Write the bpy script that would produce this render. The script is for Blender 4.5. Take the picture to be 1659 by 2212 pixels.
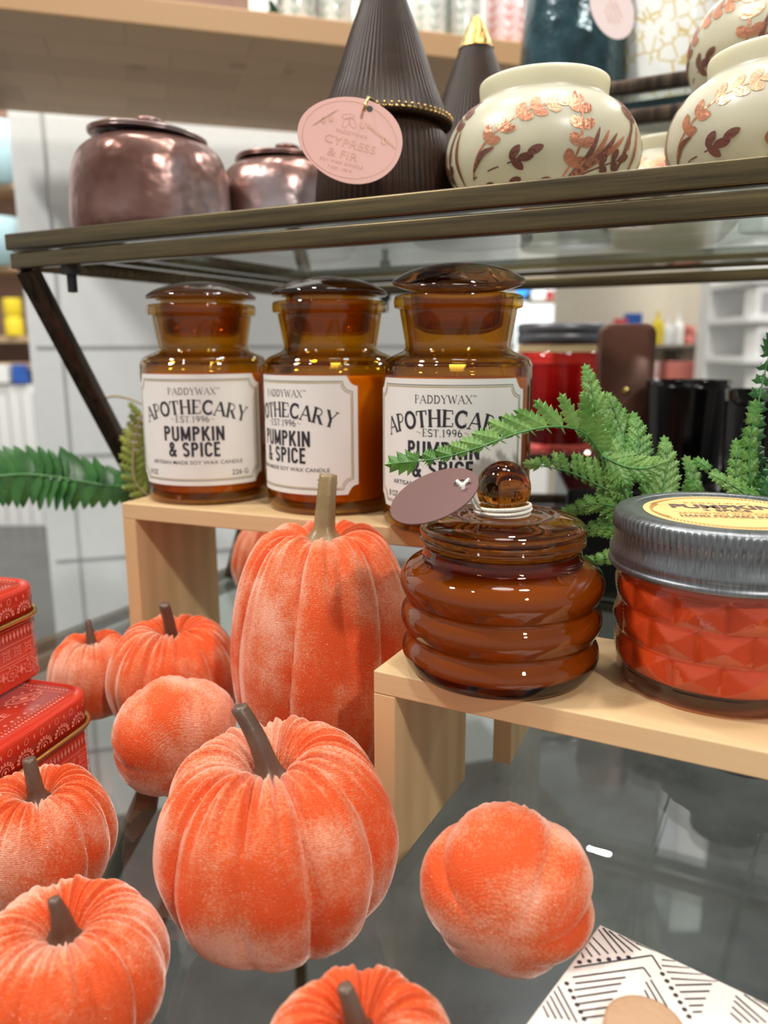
import bpy, bmesh, math, random
from math import sin, cos, pi, radians, sqrt, atan2, exp
from mathutils import Vector, Matrix, noise

# ------------------------------------------------------------------ scene, camera, light
S = bpy.context.scene
for o in list(bpy.data.objects): bpy.data.objects.remove(o)
COL = S.collection
S.view_settings.view_transform = 'Standard'; S.view_settings.look = 'None'
S.view_settings.gamma = 1; S.view_settings.use_curve_mapping = False
S.view_settings.exposure = 0.0
S.cycles.transparent_max_bounces = 40
S.cycles.max_bounces = 14; S.cycles.transmission_bounces = 12; S.cycles.glossy_bounces = 6
S.cycles.sample_clamp_indirect = 6.0
S.cycles.caustics_refractive = True

F = 1690.0; PIT = .2062; ROL = -.0035; CH = .224          # focal length in px of the 1659x2212 frame, pitch, roll, height over the glass
fw = Vector((0, cos(PIT), -sin(PIT))); rt = Vector((1, 0, 0)); up = rt.cross(fw)
rt2 = cos(ROL)*rt + sin(ROL)*up; up2 = -sin(ROL)*rt + cos(ROL)*up
CAMP = Vector((0, 0, CH))
cd = bpy.data.cameras.new('camera'); cam = bpy.data.objects.new('camera', cd); COL.objects.link(cam)
M = Matrix.Identity(4)
for i in range(3):
    M[i][0] = rt2[i]; M[i][1] = up2[i]; M[i][2] = -fw[i]; M[i][3] = CAMP[i]
cam.matrix_world = M
cd.sensor_fit = 'VERTICAL'; cd.sensor_height = 8.98; cd.sensor_width = 6.735; cd.lens = 8.98*F/2212
cd.clip_start = .01; cd.clip_end = 60
cd.dof.use_dof = True; cd.dof.focus_distance = .335; cd.dof.aperture_fstop = 2.0
S.camera = cam

def at(px, py, z=None, Y=None):
    """where the line of sight through a pixel of the photograph meets height z or depth Y"""
    d = fw + rt2*((px-829.5)/F) - up2*((py-1106)/F)
    t = (z-CH)/d.z if z is not None else Y/d.y
    return CAMP + d*t

def world(horizon, zenith, nadir, strength):
    w = bpy.data.worlds.new('shop_light'); S.world = w; w.use_nodes = True
    nt = w.node_tree; nt.nodes.clear()
    out = nt.nodes.new('ShaderNodeOutputWorld'); bg = nt.nodes.new('ShaderNodeBackground')
    tc = nt.nodes.new('ShaderNodeTexCoord'); sp = nt.nodes.new('ShaderNodeSeparateXYZ'); cr = nt.nodes.new('ShaderNodeValToRGB')
    mr = nt.nodes.new('ShaderNodeMapRange'); mr.inputs[1].default_value = -1; mr.inputs[2].default_value = 1
    nt.links.new(tc.outputs['Generated'], sp.inputs[0]); nt.links.new(sp.outputs[2], mr.inputs[0]); nt.links.new(mr.outputs[0], cr.inputs[0])
    e = cr.color_ramp.elements; e[0].position = 0; e[0].color = (*nadir, 1); e[1].position = 1; e[1].color = (*zenith, 1)
    a = e.new(.47); a.color = (*horizon, 1); b = e.new(.58); b.color = (*horizon, 1); c = e.new(.70); c.color = tuple(.5*(h+z) for h, z in zip(horizon, zenith)) + (1,)
    nt.links.new(cr.outputs[0], bg.inputs[0]); bg.inputs[1].default_value = strength; nt.links.new(bg.outputs[0], out.inputs[0])
world((.84, .83, .79), (.30, .30, .30), (.16, .16, .16), .62)

def lamp(loc, target, size, power, color=(1, .97, .92), shape='DISK', sy=None):
    l = bpy.data.lights.new('ceiling_spot', 'AREA'); l.shape = shape; l.size = size; l.energy = power; l.color = color
    if sy: l.size_y = sy
    o = bpy.data.objects.new('ceiling_spot', l); COL.objects.link(o); o.location = loc
    o.rotation_euler = (Vector(target)-Vector(loc)).to_track_quat('-Z', 'Y').to_euler()
    return o
TG = (.0, .35, .08)
lamp(Vector(TG)+Vector((.38, -.80, .80))*2.0, TG, .12, 24)                    # track spot over the right shoulder, the hard key
lamp((-.9, -.3, 2.1), TG, .10, 5)
lamp((.35, 1.0, 2.2), TG, .12, 10)
lamp((-.5, .9, 2.2), TG, .12, 9)
lamp((.10, .35, 2.3), (.05, .35, 0), .5, 7)
lamp((1.05, 3.42, 2.2), (.097, .316, 0), .10, 14, (.93, .97, 1))
lamp((.85, 3.73, 2.2), (.08, .345, 0), .05, 4, (.93, .97, 1))
lamp((-1.6, .3, 2.3), (-.55, 1.6, .3), .25, 60)
lamp((.6, .2, 2.3), (.1, 1.8, .2), .25, 16)
lamp((-1.2, 3.2, 2.4), (-1.9, 4.4, 0), .5, 60)
lamp((2.2, 2.0, 2.4), (1.4, 3.6, .2), .6, 70)

# ------------------------------------------------------------------ node helpers and materials
class NT:
    def __init__(s, name):
        s.m = bpy.data.materials.new(name); s.m.use_nodes = True; s.t = s.m.node_tree; s.t.nodes.clear()
        s.out = s.t.nodes.new('ShaderNodeOutputMaterial')
    def n(s, typ, ins=None, **kw):
        nd = s.t.nodes.new('ShaderNode'+typ)
        for k, v in kw.items(): setattr(nd, k, v)
        for k, v in (ins or {}).items():
            if isinstance(v, bpy.types.NodeSocket): s.t.links.new(v, nd.inputs[k])
            else:
                if isinstance(v, tuple) and len(v) == 3 and nd.inputs[k].type == 'RGBA': v = (*v, 1)
                nd.inputs[k].default_value = v
        return nd
    def math(s, op, a, b=0.0, clamp=False):
        return s.n('Math', {0: a, 1: b}, operation=op, use_clamp=clamp).outputs[0]
    def ramp(s, fac, *stops):
        nd = s.n('ValToRGB', {0: fac}); e = nd.color_ramp.elements
        e[0].position, e[0].color = stops[0][0], (*stops[0][1], 1); e[1].position, e[1].color = stops[-1][0], (*stops[-1][1], 1)
        for p, c in stops[1:-1]: x = e.new(p); x.color = (*c, 1)
        return nd.outputs[0]
    def mix(s, f, a, b, blend='MIX'):
        nd = s.n('Mix', {0: f}, data_type='RGBA', blend_type=blend)
        for i, v in ((6, a), (7, b)):
            if isinstance(v, bpy.types.NodeSocket): s.t.links.new(v, nd.inputs[i])
            else: nd.inputs[i].default_value = (*v[:3], 1)
        return nd.outputs[2]
    def noise(s, scale, detail=3, vec=None, rough=.5):
        i = {'Scale': scale, 'Detail': detail, 'Roughness': rough}
        if vec is not None: i['Vector'] = vec
        return s.n('TexNoise', i).outputs['Fac']
    def obj(s, scale=(1, 1, 1), rot=(0, 0, 0)):
        tc = s.n('TexCoord'); return s.n('Mapping', {'Vector': tc.outputs['Object'], 'Scale': scale, 'Rotation': rot}).outputs[0]
    def bump(s, h, strength, dist):
        return s.n('Bump', {'Height': h, 'Strength': strength, 'Distance': dist}).outputs[0]
    def bsdf(s, **kw):
        ins = {k.replace('_', ' '): v for k, v in kw.items()}
        nd = s.n('BsdfPrincipled', ins); s.t.links.new(nd.outputs[0], s.out.inputs[0]); return nd

def plain(name, col, rough=.5, metal=0, bumpn=None, var=0.06, **kw):
    t = NT(name); v = t.noise(60, 3, t.obj())
    c = t.ramp(v, (.3, tuple(x*(1-var) for x in col)), (.7, tuple(min(1, x*(1+var)) for x in col)))
    a = dict(Base_Color=c, Roughness=rough, Metallic=metal)
    for k, q in kw.items(): a[k] = q
    if bumpn: a['Normal'] = t.bump(t.noise(bumpn[0], 3, t.obj()), bumpn[1], bumpn[2])
    t.bsdf(**a); return t.m

def velvet(name, seed=0):
    """crushed velvet: pile seen end-on shows deep orange, pile seen from the side or brushed flat shows pale pink sheen"""
    t = NT(name); o = t.obj()
    off = t.n('VectorMath', {0: o, 1: (seed*1.7, seed*.9, seed*.3)}, operation='ADD').outputs[0]
    big = t.noise(32, 2, off, .5); fine = t.noise(1000, 2, o); mid = t.noise(170, 3, off)
    nap = t.math('ADD', t.math('MULTIPLY', big, .85), t.math('MULTIPLY', mid, .15))
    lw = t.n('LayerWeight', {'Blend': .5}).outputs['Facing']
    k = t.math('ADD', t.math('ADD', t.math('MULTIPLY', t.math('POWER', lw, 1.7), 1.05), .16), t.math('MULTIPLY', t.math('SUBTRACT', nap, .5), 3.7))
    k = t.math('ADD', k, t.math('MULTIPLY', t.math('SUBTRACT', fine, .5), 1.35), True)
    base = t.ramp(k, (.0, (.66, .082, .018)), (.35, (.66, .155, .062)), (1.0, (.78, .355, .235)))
    spark = t.ramp(t.noise(3000, 1, o), (.62, (0, 0, 0)), (.70, (1, 1, 1)))
    sepz = t.n('SeparateXYZ', {0: o}).outputs[2]
    knit = t.math('SINE', t.math('ADD', t.math('MULTIPLY', sepz, 8200), t.math('MULTIPLY', mid, 16)))
    h = t.math('ADD', t.math('MULTIPLY', knit, .18), t.math('MULTIPLY', fine, 1.3))
    p = t.bsdf(Base_Color=base, Roughness=.8, Sheen_Weight=t.math('ADD', t.math('MULTIPLY', k, .8), .15, True), Sheen_Roughness=.3, Sheen_Tint=(1, .76, .66, 1), Normal=t.bump(h, .6, .0003), Specular_IOR_Level=.15)
    g = t.n('BsdfGlossy', {'Color': (1, .82, .68), 'Roughness': .28, 'Normal': t.bump(t.noise(1700, 1, o), 1, .0015)})
    mx = t.n('MixShader', {0: t.math('MULTIPLY', spark, .34), 1: p.outputs[0], 2: g.outputs[0]})
    t.t.links.new(mx.outputs[0], t.out.inputs[0]); return t.m

def wood(name, light, dark, ax=0, scale=60, rough=.45, rot=(0, 0, 0)):
    t = NT(name); sc = [9, 9, 9]; sc[ax] = .7
    v = t.obj(tuple(sc), rot); n1 = t.noise(14, 4, v, .6)
    w = t.n('TexWave', {'Vector': v, 'Scale': 1.6, 'Distortion': 5, 'Detail': 3, 'Detail Scale': 1.2}, wave_type='BANDS', bands_direction='Y' if ax != 1 else 'X').outputs['Fac']
    c = t.mix(t.math('MULTIPLY', w, .55), light, dark); f = t.noise(scale, 3, v)
    c = t.mix(t.math('MULTIPLY', n1, .5), c, tuple(x*.86 for x in dark))
    t.bsdf(Base_Color=c, Roughness=rough, Normal=t.bump(f, .25, .0004), Specular_IOR_Level=.35); return t.m

def thin_glass(name, tint, edge, ior=1.5, rough=0.0, gloss=(1, 1, 1)):
    """a clear or tinted pane: straight-through light tinted by the glass (more at grazing angles, where the path is longer) plus Fresnel reflection"""
    t = NT(name); geo = t.n('NewGeometry')
    iv = t.n('Mix', {0: geo.outputs['Backfacing'], 2: ior, 3: 1/ior}, data_type='FLOAT').outputs[0]
    fr = t.n('Fresnel', {'IOR': iv}); lw = t.n('LayerWeight', {'Blend': .35})
    c = t.mix(t.math('POWER', lw.outputs['Facing'], 1.6), tint, edge)
    tr = t.n('BsdfTransparent', {'Color': c}); gl = t.n('BsdfGlossy', {'Color': gloss, 'Roughness': rough})
    mx = t.n('MixShader', {0: fr.outputs[0], 1: tr.outputs[0], 2: gl.outputs[0]}); t.t.links.new(mx.outputs[0], t.out.inputs[0]); return t.m

def solid_glass(name, col, ior=1.48, density=0):
    t = NT(name); t.bsdf(Base_Color=col, Roughness=.0, Transmission_Weight=1.0, IOR=ior)
    return t.m

def brass_mat(name, a, b, rough=.38, ax=0):
    t = NT(name); sc = [190, 190, 190]; sc[ax] = 7
    v = t.n('Mapping', {'Vector': t.obj(rot=(0, 0, .4785 if ax == 0 else 0)), 'Scale': tuple(sc)}).outputs[0]; n = t.noise(1, 4, v, .65)
    c = t.ramp(n, (.33, b), (.66, a))
    t.bsdf(Base_Color=c, Metallic=.85, Roughness=t.math('ADD', t.math('MULTIPLY', n, .3), rough-.15), Normal=t.bump(n, .25, .0003)); return t.m

MAT = {}
for i in range(4): MAT['velvet%d' % i] = velvet('orange_velvet', i*3.1)
MAT['stem'] = plain('brown_resin_stem', (.115, .068, .045), .38, bumpn=(220, .35, .001), var=.25)
MAT['stem_olive'] = plain('olive_resin_stem', (.25, .17, .075), .36, bumpn=(220, .35, .001), var=.2)
MAT['amber'] = thin_glass('amber_glass', (.87, .67, .22), (.42, .22, .03), 1.5)
MAT['amber_deep'] = thin_glass('deep_amber_glass', (.58, .345, .08), (.085, .028, .003), 1.5)
MAT['amber_lid'] = thin_glass('dark_amber_lid_glass', (.52, .30, .09), (.12, .05, .008), 1.6)
MAT['wax_brown'] = plain('brown_amber_wax', (.60, .31, .11), .5, var=.05)
MAT['amber_solid'] = solid_glass('solid_amber_glass', (.42, .135, .014, 1))
MAT['amber_lens'] = solid_glass('amber_glass_lens', (.30, .11, .035, 1), 1.45)
MAT['wax'] = plain('amber_seen_wax', (.80, .50, .24), .5, var=.05, Subsurface_Weight=.25, Subsurface_Radius=(.01, .005, .002), Subsurface_Scale=.6)
MAT['wax_red'] = plain('orange_red_wax', (.76, .125, .026), .4, var=.08, Subsurface_Weight=.2, Subsurface_Radius=(.01, .003, .001), Subsurface_Scale=.5)
MAT['wax_dark'] = plain('deep_red_wax', (.27, .003, .005), .5, var=.1)
MAT['smoke'] = thin_glass('clear_jar_glass', (.88, .68, .58), (.20, .05, .035), 1.6)
MAT['redglass'] = thin_glass('ruby_jar_glass', (.92, .45, .42), (.5, .08, .06), 1.3)
MAT['paper'] = plain('white_label_paper', (.80, .79, .74), .42, var=.012)
MAT['ink'] = plain('black_ink', (.022, .021, .028), .5, var=.05)
MAT['gold_ink'] = plain('gold_ink', (.52, .40, .12), .35, .3, var=.08)
MAT['pine'] = wood('pale_pine', (.72, .51, .28), (.60, .38, .18), 0)
MAT['pine_v'] = wood('pale_pine_upright', (.74, .50, .26), (.55, .34, .15), 2)
MAT['brass'] = brass_mat('aged_brass', (.185, .140, .068), (.075, .060, .040))
MAT['brass_dark'] = brass_mat('dark_bronze_metal', (.085, .06, .04), (.03, .023, .018), .4, 2)
MAT['gold'] = plain('gold_wire', (.62, .45, .16), .26, .95)
MAT['glass'] = thin_glass('shelf_glass', (.955, .975, .965), (.80, .90, .86), 1.5)
MAT['bolt'] = plain('black_steel', (.02, .02, .02), .4, .5)
def zinc():
    t = NT('galvanised_zinc'); tc = t.n('TexCoord'); s = t.n('SeparateXYZ', {0: tc.outputs['Object']})
    ang = t.math('ARCTAN2', s.outputs[0], s.outputs[1]); v = t.n('CombineXYZ', {0: t.math('MULTIPLY', ang, 90), 1: t.math('MULTIPLY', s.outputs[2], 120), 2: 0.0}).outputs[0]
    n = t.noise(1.4, 3, v, .6); c = t.ramp(n, (.3, (.13, .137, .145)), (.72, (.31, .325, .34)))
    t.bsdf(Base_Color=c, Metallic=.9, Roughness=t.math('ADD', t.math('MULTIPLY', n, .25), .24), Normal=t.bump(n, .3, .0002)); return t.m
MAT['zinc'] = zinc()
MAT['kraft'] = plain('kraft_sticker', (.83, .53, .20), .6, var=.04)
MAT['kraft_ink'] = plain('brown_sticker_ink', (.42, .21, .06), .6, var=.04)
MAT['violet_ink'] = plain('grey_violet_ink', (.14, .09, .08), .6, var=.04)
MAT['copper'] = plain('copper_leaf_paint', (.63, .27, .16), .36, .75, bumpn=(500, .5, .0008), var=.2)
MAT['copper_dark'] = plain('dark_copper_paint', (.30, .13, .10), .4, .7, bumpn=(500, .5, .0008), var=.2)
def frosted():
    t = NT('frosted_cream_glass'); t.bsdf(Base_Color=(.56, .52, .385, 1), Roughness=.34, Subsurface_Weight=.6, Subsurface_Radius=(.03, .028, .02), Subsurface_Scale=.7, Coat_Weight=.15, Coat_Roughness=.3); return t.m
MAT['cream'] = frosted()
MAT['cocoa'] = plain('dark_cocoa_glaze', (.030, .015, .009), .42, 0, var=.2, bumpn=(120, .2, .001), Specular_IOR_Level=.16)
MAT['cocoa_gold'] = plain('gold_crackled_glaze', (.55, .36, .12), .22, .9, var=.3, bumpn=(700, .6, .001))
def lustre():
    t = NT('brown_lustre_glaze'); o = t.obj(); n = t.noise(14, 3, o); m = t.noise(45, 2, o)
    c = t.ramp(n, (.35, (.13, .05, .035)), (.5, (.27, .15, .125)), (.68, (.46, .39, .40)))
    t.bsdf(Base_Color=c, Metallic=.65, Roughness=.27, Normal=t.bump(m, .5, .004)); return t.m
MAT['lustre'] = lustre()
MAT['tin'] = plain('red_enamel_tin', (.50, .032, .014), .2, var=.05, Coat_Weight=.3, Coat_Roughness=.08)
MAT['tin_ink'] = plain('pale_red_printing', (.78, .25, .19), .3, var=.04)
def leafm(name, a, b, rough=.4):
    t = NT(name); o = t.obj(); n = t.noise(55, 3, o); f = t.noise(700, 2, o)
    t.bsdf(Base_Color=t.ramp(n, (.35, a), (.68, b)), Roughness=rough, Normal=t.bump(f, .35, .0006), Subsurface_Weight=.1, Subsurface_Radius=(.002, .004, .001), Subsurface_Scale=.3); return t.m
MAT['fern'] = leafm('bright_plastic_fern', (.075, .22, .03), (.23, .40, .10))
MAT['fern_rib'] = leafm('fern_rib', (.06, .20, .05), (.10, .28, .08))
MAT['fern_dark'] = leafm('dark_glossy_fern', (.018, .085, .020), (.05, .17, .035), .3)
MAT['fern_yellow'] = leafm('yellow_green_fern', (.20, .27, .04), (.42, .46, .09))
MAT['twig'] = plain('pale_twig', (.55, .42, .22), .6)
MAT['tag_brown'] = plain('mauve_brown_card', (.12, .048, .040), .42, var=.03)
MAT['tag_pink'] = plain('pink_card', (.83, .47, .41), .5, var=.015)
MAT['tag_ink'] = plain('rose_gold_ink', (.55, .30, .22), .4, .3)
MAT['string'] = plain('white_cotton_cord', (.80, .76, .66), .8, bumpn=(900, .5, .001))
MAT['teal'] = plain('dark_teal_glazed_glass', (.022, .058, .070), .2, .2, var=.5, bumpn=(90, .4, .003))
def mosaic():
    t = NT('white_mosaic_glass'); v = t.n('TexVoronoi', {'Vector': t.obj(), 'Scale': 75, 'Randomness': .8}, feature='DISTANCE_TO_EDGE').outputs['Distance']
    n = t.noise(60, 2, t.obj()); k = t.math('MULTIPLY', t.math('LESS_THAN', v, .055), t.math('GREATER_THAN', n, .42))
    t.bsdf(Base_Color=t.mix(k, (.84, .84, .80), (.66, .52, .22)), Roughness=.2); return t.m
MAT['mosaic'] = mosaic()
def butcher(name, cols, rough=.5):
    t = NT(name); o = t.obj((1, 1, 1))
    b = t.n('TexBrick', {'Vector': o, 'Color1': cols[0], 'Color2': cols[1], 'Mortar': cols[2], 'Scale': 1.0, 'Mortar Size': .0008, 'Brick Width': .16, 'Row Height': .075, 'Bias': 0.0}, offset=.37)
    n = t.noise(9, 3, t.obj((1, .6, 1)), .6); c = t.mix(t.math('MULTIPLY', n, .35), b.outputs[0], cols[2])
    k = t.n('TexVoronoi', {'Vector': t.obj((1, 1, 1)), 'Scale': 7}, feature='F1').outputs['Distance']
    c = t.mix(t.math('MULTIPLY', t.math('LESS_THAN', k, .10), .45), c, (.36, .16, .075))
    t.bsdf(Base_Color=c, Roughness=rough); return t.m
MAT['block'] = butcher('butcher_block', ((.74, .47, .25), (.58, .35, .18), (.48, .28, .13)))
MAT['wall'] = plain('white_wall_panel', (.76, .78, .77), .45, var=.02)
MAT['seam'] = plain('grey_panel_seam', (.36, .37, .37), .6)
MAT['beige'] = plain('beige_plaster', (.62, .56, .45), .8, var=.04)
MAT['white'] = plain('white_paint', (.80, .80, .78), .5, var=.02)
def concrete():
    t = NT('polished_concrete'); o = t.obj(); n = t.noise(4, 6, o, .65); s = t.noise(300, 2, o)
    c = t.ramp(n, (.3, (.045, .045, .043)), (.72, (.125, .125, .12))); c = t.mix(t.math('MULTIPLY', s, .3), c, (.05, .05, .05))
    t.bsdf(Base_Color=c, Roughness=t.math('ADD', t.math('MULTIPLY', n, .25), .18)); return t.m
MAT['concrete'] = concrete()
MAT['oak'] = wood('oak_shelf', (.50, .34, .20), (.38, .25, .14), 0, 20)
MAT['boxwhite'] = plain('cream_box_card', (.73, .66, .60), .55, var=.012)
MAT['tan'] = plain('tan_leather', (.47, .29, .17), .5, bumpn=(300, .4, .001))
MAT['blackglass'] = plain('black_glass', (.004, .003, .003), .14, var=.1, Specular_IOR_Level=.22)
MAT['browntin'] = plain('brown_enamel', (.115, .045, .028), .35, .3)
MAT['greylid'] = plain('grey_metal_lid', (.13, .13, .14), .4, .7)
def flat(name, c, r=.55): MAT[name] = plain(name, c, r)
for nm, c in (('yellow', (.80, .60, .02)), ('pale_blue', (.50, .72, .78)), ('blue', (.02, .10, .42)), ('red', (.60, .05, .05)), ('salmon', (.66, .20, .16)),
              ('pinkish', (.72, .52, .50)), ('grey_picture', (.42, .40, .43)), ('dark_shelf', (.10, .09, .07)), ('slate', (.05, .06, .07)), ('navy', (.03, .08, .16)), ('leafgreen', (.04, .11, .06)), ('brownish', (.28, .17, .12)), ('palegreen', (.30, .42, .34))): flat(nm, c)
def emit(name, c, s):
    t = NT(name); e = t.n('Emission', {'Color': c, 'Strength': s}); t.t.links.new(e.outputs[0], t.out.inputs[0]); MAT[name] = t.m
emit('blue_neon', (.06, .35, 1), 2.2); emit('lit_panel', (.93, 1, .98), 1.5)
MAT['tumbler'] = plain('pearly_tumbler_glass', (.80, .80, .76), .15, Transmission_Weight=.25)

# ------------------------------------------------------------------ object helpers
def tag(o, label=None, cat=None, group=None, kind=None):
    if label: o['label'] = label
    if cat: o['category'] = cat
    if group: o['group'] = group
    if kind: o['kind'] = kind
    return o
def thing(name, label, cat, loc=(0, 0, 0), rz=0, group=None, rot=None):
    o = bpy.data.objects.new(name, None); COL.objects.link(o); o.location = loc; o.empty_display_size = .01
    o.rotation_euler = rot or (0, 0, rz); return tag(o, label, cat, group)
def mesh(name, vf, mat, parent=None, smooth=True, loc=(0, 0, 0), rot=(0, 0, 0), recalc=True):
    v, f = vf[0], vf[1]
    me = bpy.data.meshes.new(name); me.from_pydata([tuple(p) for p in v], [], f)
    if recalc:
        b = bmesh.new(); b.from_mesh(me); bmesh.ops.recalc_face_normals(b, faces=b.faces); b.to_mesh(me); b.free()
    me.materials.append(MAT[mat]); me.polygons.foreach_set('use_smooth', [smooth]*len(me.polygons)); me.update()
    o = bpy.data.objects.new(name, me); COL.objects.link(o); o.parent = parent; o.location = loc; o.rotation_euler = rot
    return o
def join(*vfs):
    V, Fc = [], []
    for v, f in vfs:
        k = len(V); V += list(v); Fc += [[i+k for i in q] for q in f]
    return V, Fc
def xf(vf, mat): return [mat @ Vector(p) for p in vf[0]], vf[1]
def shift(vf, d): d = Vector(d); return [Vector(p)+d for p in vf[0]], vf[1]
def lathe(prof, n=64, rfun=None):
    V, Fc, rings = [], [], []
    for r, z in prof:
        if r <= 1e-6: rings.append([len(V)]); V.append(Vector((0, 0, z)))
        else:
            rings.append(list(range(len(V), len(V)+n)))
            for i in range(n):
                a = 2*pi*i/n; q = r*(rfun(a, z, r) if rfun else 1); V.append(Vector((q*sin(a), -q*cos(a), z)))
    for A, B in zip(rings, rings[1:]):
        for i in range(n):
            j = (i+1) % n
            if len(A) == 1 and len(B) == 1: continue
            if len(A) == 1: Fc.append([A[0], B[i], B[j]])
            elif len(B) == 1: Fc.append([A[i], A[j], B[0]])
            else: Fc.append([A[i], A[j], B[j], B[i]])
    return V, Fc
def smoothp(pts, k=4):
    """Catmull-Rom through profile points"""
    P = [Vector(p) for p in pts]; out = []
    for i in range(len(P)-1):
        a, b, c, d = P[max(i-1, 0)], P[i], P[i+1], P[min(i+2, len(P)-1)]
        for j in range(k):
            t = j/k; out.append(.5*((2*b)+(c-a)*t+(2*a-5*b+4*c-d)*t*t+(3*b-a-3*c+d)*t**3))
    return out+[P[-1]]
def sp2(pts, k=4): return [(max(p[0], 0), p[1]) for p in smoothp([(a, b, 0) for a, b in pts], k)]
def box(w, d, h, bev=0, c=(0, 0, 0)):
    """w,d,h box, centred in x,y on c with its bottom at c.z"""
    b = bmesh.new(); bmesh.ops.create_cube(b, size=1)
    for v in b.verts: v.co = Vector((v.co.x*w+c[0], v.co.y*d+c[1], (v.co.z+.5)*h+c[2]))
    if bev: bmesh.ops.bevel(b, geom=list(b.edges), offset=bev, segments=2, affect='EDGES', profile=.5)
    b.verts.ensure_lookup_table(); b.verts.index_update(); r = [v.co.copy() for v in b.verts], [[v.index for v in f.verts] for f in b.faces]; b.free(); return r
def tube(path, rad, n=10, cap=True, rfun=None):
    P = [Vector(p) for p in path]; V, Fc = [], []
    R = rad if isinstance(rad, (list, tuple)) else [rad]*len(P)
    T0 = (P[1]-P[0]).normalized(); N = T0.orthogonal().normalized()
    for i, p in enumerate(P):
        T = (P[min(i+1, len(P)-1)]-P[max(i-1, 0)]).normalized(); N = (N-T*N.dot(T)).normalized(); B = T.cross(N)
        for j in range(n):
            a = 2*pi*j/n; q = R[i]*(rfun(a, i/(len(P)-1)) if rfun else 1); V.append(p+N*cos(a)*q+B*sin(a)*q)
        if i:
            for j in range(n): k = (j+1) % n; Fc.append([(i-1)*n+j, (i-1)*n+k, i*n+k, i*n+j])
    if cap: Fc.append(list(range(n))[::-1]); Fc.append([(len(P)-1)*n+j for j in range(n)])
    return V, Fc
def bar(a, b, w, h, upv=(0, 0, 1), bev=.001):
    a, b = Vector(a), Vector(b); t = b-a; L = t.length; t.normalize(); s = t.cross(Vector(upv)).normalized(); u = s.cross(t)
    m = Matrix.Identity(4)
    for i in range(3): m[i][0] = t[i]; m[i][1] = -s[i]; m[i][2] = u[i]; m[i][3] = (a[i]+b[i])/2
    return xf(box(L, w, h, bev, (0, 0, -h/2)), m)
def rrect(w, d, r, n=8):
    out = []
    for cx, cy, a0 in ((w/2-r, d/2-r, 0), (-w/2+r, d/2-r, pi/2), (-w/2+r, -d/2+r, pi), (w/2-r, -d/2+r, 3*pi/2)):
        for i in range(n+1): a = a0+pi/2*i/n; out.append((cx+r*cos(a), cy+r*sin(a)))
    return out
def prism_stack(levels):
    """levels: list of (outline, z); lofted and capped"""
    V, Fc = [], []; n = len(levels[0][0])
    for ol, z in levels: V += [Vector((x, y, z)) for x, y in ol]
    for k in range(len(levels)-1):
        for i in range(n): j = (i+1) % n; Fc.append([k*n+i, k*n+j, (k+1)*n+j, (k+1)*n+i])
    Fc.append(list(range(n))[::-1]); Fc.append([(len(levels)-1)*n+i for i in range(n)]); return V, Fc

# ------------------------------------------------------------------ printing: flat shapes laid on a surface
class Ink:
    def __init__(s): s.V = []; s.F = []
    def poly(s, pts): k = len(s.V); s.V += [tuple(p) for p in pts]; s.F.append(list(range(k, k+len(pts)))); return s
    def stroke(s, pts, w, closed=False):
        P = [Vector((p[0], p[1])) for p in pts]
        if closed: P.append(P[0])
        k = len(s.V); n = len(P)
        for i, p in enumerate(P):
            a = P[i-1] if i else (P[-2] if closed else P[0]); b = P[i+1] if i < n-1 else (P[1] if closed else P[-1])
            t = (b-a); t = t.normalized() if t.length > 1e-12 else Vector((1, 0)); q = Vector((-t.y, t.x))*w/2*(w if False else 1)
            s.V += [tuple(p+q), tuple(p-q)]
            if i: s.F.append([k+2*i-2, k+2*i-1, k+2*i+1, k+2*i])
        return s
    def ell(s, cx, cy, a, b, rot=0, n=14, pt=0):
        k = len(s.V); s.V.append((cx, cy)); c_, s_ = cos(rot), sin(rot)
        for i in range(n):
            t = 2*pi*i/n; x = a*cos(t); y = b*sin(t)*(1-pt*abs(cos(t))**3); s.V.append((cx+x*c_-y*s_, cy+x*s_+y*c_))
        for i in range(n): s.F.append([k, k+1+i, k+1+(i+1) % n])
        return s
    def ring(s, cx, cy, a, b, w, rot=0, n=18, a0=0, a1=2*pi):
        c_, s_ = cos(rot), sin(rot); P = []
        for i in range(n+1):
            t = a0+(a1-a0)*i/n; x = a*cos(t); y = b*sin(t); P.append((cx+x*c_-y*s_, cy+x*s_+y*c_))
        return s.stroke(P, w)
    def text(s, txt, cx, cy, h, wscale=1, rot=0, bold=0, space=1, width=None, align='CENTER'):
        v, f = text_mesh(txt, bold, space)
        if not v: return s
        xs = [p[0] for p in v]; x0, x1 = min(xs), max(xs); sc = h/.70
        wx = sc*wscale if width is None else width/(x1-x0)
        mid = {'CENTER': (x0+x1)/2, 'LEFT': x0, 'RIGHT': x1}[align]; c_, s_ = cos(rot), sin(rot); k = len(s.V)
        for p in v:
            x = (p[0]-mid)*wx; y = (p[1]-.35)*sc; s.V.append((cx+x*c_-y*s_, cy+x*s_+y*c_))
        s.F += [[i+k for i in q] for q in f]; return s
    def build(s, name, mat, fn, parent=None):
        o = mesh(name, ([fn(*p) for p in s.V], s.F), mat, parent, smooth=False, recalc=False); return o
_tc = {}
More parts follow.
